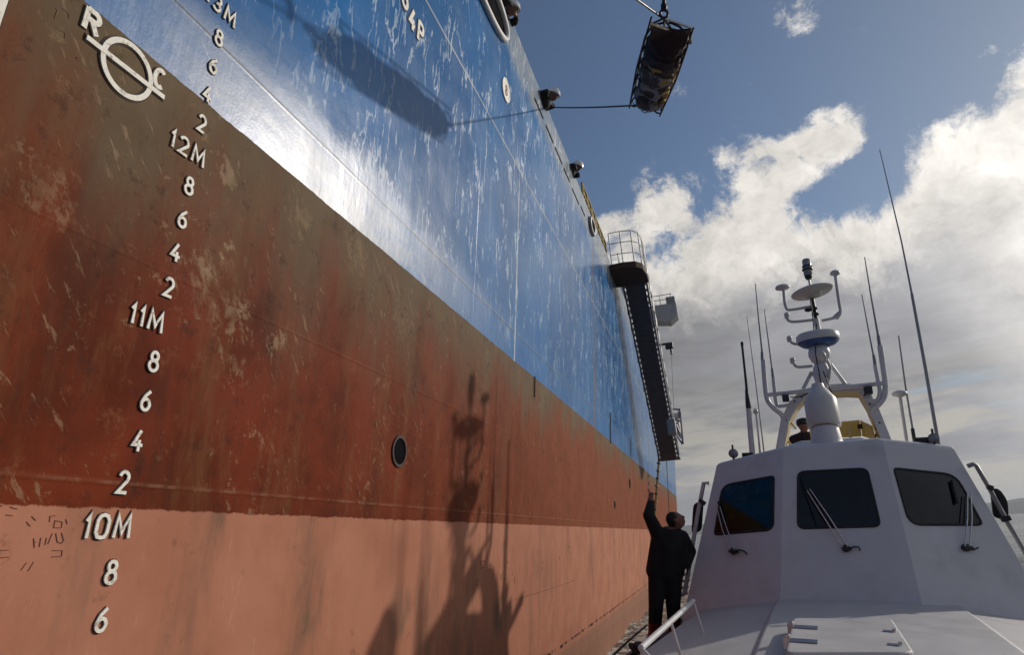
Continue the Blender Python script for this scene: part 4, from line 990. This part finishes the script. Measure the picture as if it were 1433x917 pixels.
# ------------------------------------------------------------------ people
def person(name,label,joints,bones,head,D,mats,extras=None,zmat=None,hands=(),hat=None,face=(1,0,0),group=None,vox=.014):
    """joints: name->(Vector,radius). Builds one continuous remeshed body."""
    a=MB()
    for p,q in bones:
        A,ra=joints[p];Bq,rb=joints[q]; n=6
        a.tube([A.lerp(Bq,i/n) for i in range(n+1)],[ra+(rb-ra)*i/n for i in range(n+1)],12)
    for k,(P,r) in joints.items(): a.ball(P,r,8)
    hc,hr,fd=head; fd=Vector(fd).normalized(); upv=Vector((0,0,1)); upv=(upv-fd*upv.dot(fd)).normalized(); sdv=fd.cross(upv)
    M=Matrix((sdv,fd,upv)).transposed()
    a.ball(hc,(hr*.78,hr*.95,hr*1.12),12,M); a.ball(hc+fd*hr*.35-upv*hr*.62,(hr*.5,hr*.5,hr*.42),8,M)
    a.ball(hc+fd*hr*.98-upv*hr*.12,(hr*.14,hr*.24,hr*.25),6,M)       # nose
    a.ball(hc+fd*hr*.86+upv*hr*.18,(hr*.5,hr*.12,hr*.10),6,M)         # brow
    a.ball(hc+fd*hr*.84-upv*hr*.58,(hr*.28,hr*.14,hr*.10),6,M)        # mouth
    for s in (-1,1): a.ball(hc+sdv*s*hr*.80-fd*hr*.05,(hr*.12,hr*.22,hr*.3),6,M)
    for (wr,dirh,side,sz) in hands:
        dirh=Vector(dirh).normalized(); side=Vector(side); side=(side-dirh*side.dot(dirh)).normalized(); nr=dirh.cross(side)
        Mh=Matrix((side,nr,dirh)).transposed(); a.ball(wr+dirh*sz*.42,(sz*.42,sz*.17,sz*.50),8,Mh)
        for i,(o,l) in enumerate(((-.30,.72),(-.10,.86),(.11,.80),(.30,.62))):
            b0=wr+dirh*sz*.75+side*o*sz; b1=b0+dirh*l*sz*.5+side*o*sz*.18+nr*.05*sz; b2=b1+dirh*l*sz*.42+nr*.16*sz; a.tube([b0-dirh*.2*sz,b0,b1,b2],[.10*sz,.10*sz,.095*sz,.075*sz],8)
        b0=wr+dirh*sz*.25-side*.35*sz; a.tube([b0,b0-side*.30*sz+dirh*.30*sz,b0-side*.36*sz+dirh*.62*sz],[.13*sz,.11*sz,.085*sz],8)
    me=bpy.data.meshes.new('tmp'); me.from_pydata([tuple(v) for v in a.v],[],a.f); me.update()
    o=bpy.data.objects.new('tmp',me); sc.collection.objects.link(o)
    md=o.modifiers.new('r','REMESH'); md.mode='VOXEL'; md.voxel_size=vox; md.use_smooth_shade=True
    md=o.modifiers.new('s','SMOOTH'); md.factor=.5; md.iterations=2
    dg=bpy.context.evaluated_depsgraph_get(); ev=o.evaluated_get(dg); nm=bpy.data.meshes.new_from_object(ev); bpy.data.objects.remove(o)
    base=min((v.co.z for v in nm.vertices)); cx=sum((v.co.x for v in nm.vertices))/len(nm.vertices); cy=sum((v.co.y for v in nm.vertices))/len(nm.vertices)
    root=thing(name,label,'person',loc=(cx,cy,base),group=group)
    off=Vector((cx,cy,base))
    nm.materials.clear()
    for q in mats: nm.materials.append(q)
    for pg in nm.polygons:
        c=pg.center; pg.material_index=zmat(c)
    for v in nm.vertices: v.co-=off
    nm.name='body'; bo=bpy.data.objects.new('body',nm); sc.collection.objects.link(bo); bo.parent=root
    # eyes
    e=MB()
    for s in (-1,1): e.ball(hc+fd*hr*.84+sdv*s*hr*.32+upv*.04*hr,hr*.10,6)
    e.build('eyes',M_glassd,root,world=True)
    if hat=='helmet':
        h=MB(); h.lathe(hc+upv*hr*.30,upv,[(hr*1.22,-.02),(hr*1.18,.0),(hr*1.08,hr*.25),(hr*1.0,hr*.55),(hr*.7,hr*.9),(hr*.3,hr*1.06),(.001,hr*1.09)],24,side=fd,sx=1.12); h.build('helmet',M_helm,root,world=True)
    elif hat=='cap':
        h=MB(); h.lathe(hc+upv*hr*.35,upv,[(hr*1.0,-.03),(hr*1.02,.0),(hr*1.05,hr*.35),(hr*.9,hr*.72),(hr*.4,hr*.9),(.001,hr*.92)],20); h.lathe(hc+upv*hr*.38+fd*hr*.9,upv,[(hr*.6,0),(hr*.6,.015)],16); h.build('cap',M_black,root,world=True)
    elif hat=='hair':
        h=MB(); h.ball(hc+upv*hr*.22-fd*hr*.22,(hr*.86,hr*.92,hr*1.02),10,M); h.build('hair',M_hair,root,world=True)
    return root
DM=8.4
def m_(px,py,dd=0): return W_(px,py,DM+dd)
J={'pel':(m_(931,800),.15),'wst':(m_(932,785),.155),'chs':(m_(935,764),.165),'shm':(m_(938,750),.13),'nek':(m_(942,743),.062),
 'ls':(m_(922,751),.10),'le':(m_(908,722,-.06),.078),'lw':(m_(911,702,.05),.048),
 'rs':(m_(954,753),.10),'re':(m_(966,772,.05),.078),'rw':(m_(963,792,-.10),.040),
 'hl':(m_(920,805),.125),'kl':(m_(918,848,-.08),.098),'al':(m_(916,886),.085),'tl':(m_(909,900,-.15),.05),
 'hr':(m_(942,805),.125),'kr':(m_(942,846,-.05),.098),'ar':(m_(944,882,.1),.085),'tr':(m_(950,893,-.08),.05),
 'jl':(m_(917,799),.125),'jr':(m_(945,799),.125)}
BN=[('pel','wst'),('wst','chs'),('chs','shm'),('shm','nek'),('shm','ls'),('ls','le'),('le','lw'),('shm','rs'),('rs','re'),('re','rw'),('chs','ls'),('chs','rs'),('wst','jl'),('wst','jr'),('jl','jr'),
 ('pel','hl'),('hl','kl'),('kl','al'),('al','tl'),('pel','hr'),('hr','kr'),('kr','ar'),('ar','tr'),('ls','jl'),('rs','jr')]
hcM=m_(946,729); 
facd=(Rv*.85+Vector((0,0,1))*.45-BY*.2)
zhem=m_(930,806).z; zank=m_(915,872).z; zneck=m_(944,741).z; wrp=J['lw'][0]; wrp2=J['rw'][0]
def zm(c):
    if (c-wrp).length<.035 or (c.z>wrp.z+.01 and (c-wrp).length<.3 and c.x<J['nek'][0].x-.15): return 2
    if (c-wrp2).length<.02: return 2
    if (c-hcM).length<.16 and c.z>zneck: return 2
    if c.z<zank: return 3
    if c.z<zhem: return 1
    return 0
person('person','person in black jacket and trousers on the pilot boat reaching one arm up',J,BN,(hcM,.105,facd),DM,[M_cloth,M_trous,M_skin,M_red],hands=((J['lw'][0],(.15,0,1),(1,.1,0),.085),(J['rw'][0],(-.3,-.2,-1),(0,1,0),.085)),zmat=zm,hat='hair',vox=.013)
# crew leaning over the bulwark
def crew(cx,cy,yref,label,matj,faced,line=False,arms=True,s=1.0):
    D=(Vector((hx(yref,DZ),yref,DZ))-EYE).dot(Fv)
    h=W_(cx,cy,D); ed=Vector((hx(yref,DZ),yref,DZ)); inb=Vector((-.35,0,0))
    sh=h+Vector((-.20,-.03,-.10)); pel=Vector((ed.x-.45,h.y-.05,DZ-.05)); 
    J={'pel':(pel,.16),'chs':(pel.lerp(sh,.65),.19),'shm':(sh,.16),'nek':(sh.lerp(h,.5),.07),
     'ls':(sh+Vector((.02,-.19,0)),.08),'rs':(sh+Vector((.02,.19,0)),.08)}
    ha=Vector((ed.x+.10,h.y-.18,DZ-.06)) ; hb=Vector((ed.x+.10,h.y+.12,DZ-.03))
    J['le']=(J['ls'][0].lerp(ha,.5)+Vector((.06,-.06,0)),.058);J['lw']=(ha,.04);J['re']=(J['rs'][0].lerp(hb,.5)+Vector((.06,.06,0)),.058);J['rw']=(hb,.04)
    for sn,sg in (('l',-1),('r',1)):
        J['h'+sn]=(pel+Vector((0,.1*sg,-.05)),.12);J['k'+sn]=(pel+Vector((.05,.12*sg,-.5)),.08);J['a'+sn]=(pel+Vector((-.05,.12*sg,-.98)),.055);J['t'+sn]=(pel+Vector((.12,.13*sg,-1.02)),.05)
    bn=[('pel','chs'),('chs','shm'),('shm','nek'),('shm','ls'),('shm','rs'),('ls','le'),('le','lw'),('rs','re'),('re','rw'),('pel','hl'),('hl','kl'),('kl','al'),('al','tl'),('pel','hr'),('hr','kr'),('kr','ar'),('ar','tr'),('chs','ls'),('chs','rs')]
    def z_(c):
        if (c-h).length<.135 and c.x>h.x-.05: return 2
        if c.z<ha.z-.0 and c.x>ed.x+.02: return 3
        return 1 if c.z<pel.z else 0
    return person('person',label,J,bn,(h,.105,faced),D,[matj,M_trous,M_skin,M_glove],hands=((ha,(.3,0,-1),(0,1,0),.08),(hb,(.3,0,-1),(0,1,0),.08)),zmat=z_,hat='helmet',group='crew leaning over the bulwark',vox=.02),ha
c1,hand1=crew(774,133,10.0,'person in brown jacket and white helmet holding the tag line over the ship rail',M_brownc,(1,-.1,-.45))
crew(808,233,12.7,'person in dark jacket and white helmet peering over the rail, beyond the line handler',M_navy,(1,-.2,-.6))
crew(716,12,7.75,'person in white helmet at the rail by the top edge of the picture',M_navy,(1,0,-.4))
# helmsman on flybridge
hB=BM@B(1124.5,596,9.3)
def bj(x,z,y=9.3): return hB+BX*x+BZ*z+BY*(y-9.3)
Jf={'pel':(bj(0,-.75),.16),'chs':(bj(0,-.42),.17),'shm':(bj(0,-.22),.13),'nek':(bj(0,-.13),.06),'ls':(bj(-.2,-.24),.08),'rs':(bj(.2,-.24),.08),'le':(bj(-.25,-.5),.06),'re':(bj(.25,-.5),.06),'lw':(bj(-.15,-.6,9.1),.04),'rw':(bj(.15,-.6,9.1),.04),
 'hl':(bj(-.1,-.8),.12),'hr':(bj(.1,-.8),.12),'kl':(bj(-.1,-1.2,9.2),.08),'kr':(bj(.1,-1.2,9.2),.08),'al':(bj(-.1,-1.6),.055),'ar':(bj(.1,-1.6),.055)}
bnf=[('pel','chs'),('chs','shm'),('shm','nek'),('shm','ls'),('shm','rs'),('ls','le'),('le','lw'),('rs','re'),('re','rw'),('pel','hl'),('pel','hr'),('hl','kl'),('hr','kr'),('kl','al'),('kr','ar'),('chs','ls'),('chs','rs')]
person('person','person in dark clothes and black cap standing on the flybridge behind the mast',Jf,bnf,(hB,.11,-BY),9.3,[M_brownc,M_trous,M_skin],hands=((Jf['lw'][0],(0,-1,-.2),(1,0,0),.08),(Jf['rw'][0],(0,-1,-.2),(1,0,0),.08)),zmat=lambda c:2 if (c-hB).length<.15 else (1 if c.z<Jf['pel'][0].z else 0),hat='cap',vox=.02)

# ------------------------------------------------------------------ hoisted stretcher load
def w(px,py,dd=0): return W_(px,py,6.9+(py-37)/110*2.1+dd*.6)
# the basket hangs head-high with its foot towards the ship and its underside towards the camera
T1,T2=w(911,32,-.25),w(967,40,.35); Bt1,Bt2=w(885,124,-.2),w(893,150,.1)
hd=w(939,37); ft=w(905,147)
axs=(hd-ft).normalized(); vw=(w(925,92)-EYE).normalized()
sidev=axs.cross(vw).normalized(); sidev=sidev if sidev.dot(Rv)>0 else -sidev
nv=-vw+axs*vw.dot(axs); nv.normalize()
load=thing('rescue_basket','long wire frame basket with wrapped grey and yellow bundle hoisted in the sky','basket',loc=tuple(ft))
Ln=(hd-ft).length
def Lp(u,s,n_): return ft+axs*(u*Ln)+sidev*s+nv*n_
def wid(u): return .185+.05*min(u*1.8,1)-.035*u
# bundle: lofted soft body
a=MB(); ns=120; nk=64; vs=[]; random.seed(8)
for i in range(ns+1):
    u=.02+.94*i/ns; wd=wid(u)*.99; e=min(1,(1-(1-min(u/.16,1))**2)*.55+.45)
    for k in range(nk):
        an=2*math.pi*k/nk; rr=1.06+.20*noise.noise(Vector((u*7,math.cos(an)*1.8,math.sin(an)*1.8)))+.09*noise.noise(Vector((u*22,math.cos(an)*4,math.sin(an)*4)))
        if any(abs(u-x)<.02 for x in (.25,.45,.63,.8)): rr*=.86
        fl=1-.80*max(0,min((u-.80)/.16,1))**1.5
        vs.append(Lp(u,wd*e*math.copysign(abs(math.cos(an))**.7,math.cos(an))*(1+(rr-1)*fl)+.012,.16*fl*e*math.sin(an)*rr))
fs=[(i*nk+k,i*nk+(k+1)%nk,(i+1)*nk+(k+1)%nk,(i+1)*nk+k) for i in range(ns) for k in range(nk)]
for i in range(ns):
    u=i/ns
    for k in range(nk):
        s_=math.cos(2*math.pi*(k+.5)/nk)
        nz=noise.noise(Vector((u*8,s_*2.2,math.sin(2*math.pi*k/nk)*2.2)))
        a.mi.append(2 if u+.06*nz>.72 else (1 if (s_+.5*nz>.72 and u>.2) or (nz>.38 and u>.5) else (3 if nz+.1*s_>.08 and .08<u<.62 else 0)))
a.v+=vs; a.f+=fs; a.sm+=[True]*len(fs)
a.cur=0; 
a.add(vs[:nk],[tuple(range(nk))]); a.cur=2; a.add(vs[-nk:],[tuple(range(nk))])
a.build('wrapped_bundle',[M_canvasb,M_canvasy,M_canvasd,M_canvasw],load,world=True)
# basket frame: two side rails each side, foot hoop, ribs
a=MB()
for nn_ in (.10,-.12):
    for sg in (-1,1): a.tube([Lp(u,sg*(wid(u)+.035),nn_) for u in [i*.94/12 for i in range(13)]],.012,6)
a.tube([Lp(0,-.22,.06),Lp(-.02,-.17,.05),Lp(-.035,-.1,.0),Lp(0.0,0,.0),Lp(-.04,.1,.0),Lp(-.02,.17,.05),Lp(0,.22,.06)],.012,6)
for u in (.02,.18,.36,.54,.72,.9):
    pts=[]
    for i in range(9):
        an=-math.pi*i/8; pts.append(Lp(u,(wid(u)+.035)*math.cos(an),.06-.22*abs(math.sin(an))))
    a.tube(pts,.013,6)
for u in (.1,.3,.5,.7,.9):
    for sg in (-1,1): a.tube([Lp(u,sg*(wid(u)+.035),.06),Lp(min(u+.08,.94),sg*(wid(u)+.035),-.12)],.008,5); 
a.build('basket_frame',M_black,load,world=True)
a=MB()
for i in range(7):
    for sg in (-1,1):
        u0=.04+i*.125; u1=u0+.11; a.tube([Lp(u0 if sg>0 else u1,wid(u0)*1.05,.05),Lp((u0+u1)/2,0,.20),Lp(u1 if sg>0 else u0,-wid(u1)*1.05,.05)],.005,5)
a.build('net_cord',M_black,load,world=True)
# headboard flap
a=MB(); a.prism([w(911,30,-.3),w(941,41,0),w(968,39,.3),w(969,58,.3),w(940,62,0),w(912,52,-.3)],nv*.03); a.build('headboard',M_canvasd,load,world=True)
# straps
for u in (.25,.45,.63,.8):
    a=MB(); pts=[Lp(u,wid(u)*.97*math.cos(2*math.pi*k/24)+.03,.14*math.sin(2*math.pi*k/24)) for k in range(25)]; a.tube(pts,.018,5,cap=False); a.build('strap',M_black,load,world=True)
# hook, slings and wires
hk=w(929,19,0)
a=MB(); 
for e in (w(912,33,-.3),w(968,39,.3),w(940,41,0),w(930,42,.2)): a.tube([w(929,25),e],.012,5)
a.build('sling',M_black,load,world=True)
a=MB(); ptsr=[hk+Rv*.04*math.cos(2*math.pi*i/16)+Uv*.04*math.sin(2*math.pi*i/16) for i in range(17)]; a.tube(ptsr,.014,7,cap=False); a.lathe(hk+Uv*.04,Uv,[(.02,0),(.033,.013),(.03,.065),(.013,.085)],10)
hkt=a.build('hook',M_blackm,load,world=True)
up_=Vector((0,0,1))
a=MB(); k0=hk+Uv*.11; a.tube([k0,k0+(w(929,-60)-k0).normalized()*6],.014,5)
for i in range(3): a.ball(k0+(w(929,-60)-k0).normalized()*(.02+i*.06),.021,6)
tag(a.build('crane_wire',M_blackm),'vertical hoist wire above the hook of the hanging basket','wire')
a=MB(); g=w(893,0,-.3); a.tube([w(925,23),g+(g-w(925,23))*8],.012,5); tag(a.build('guy_line',M_blackm),'thin dark line running up and left from the basket hook','rope')
# tag line from crewman to basket foot
hand1=W_(773,150,12.45); a=MB(); e1=w(892,147,-.2); n=12; a.tube([hand1.lerp(e1,i/n)+Vector((0,0,-.02*math.sin(math.pi*i/n))) for i in range(n+1)],.013,6); tag(a.build('tag_line',M_rope),'taut rope from the helmeted crewman to the foot of the basket','rope')
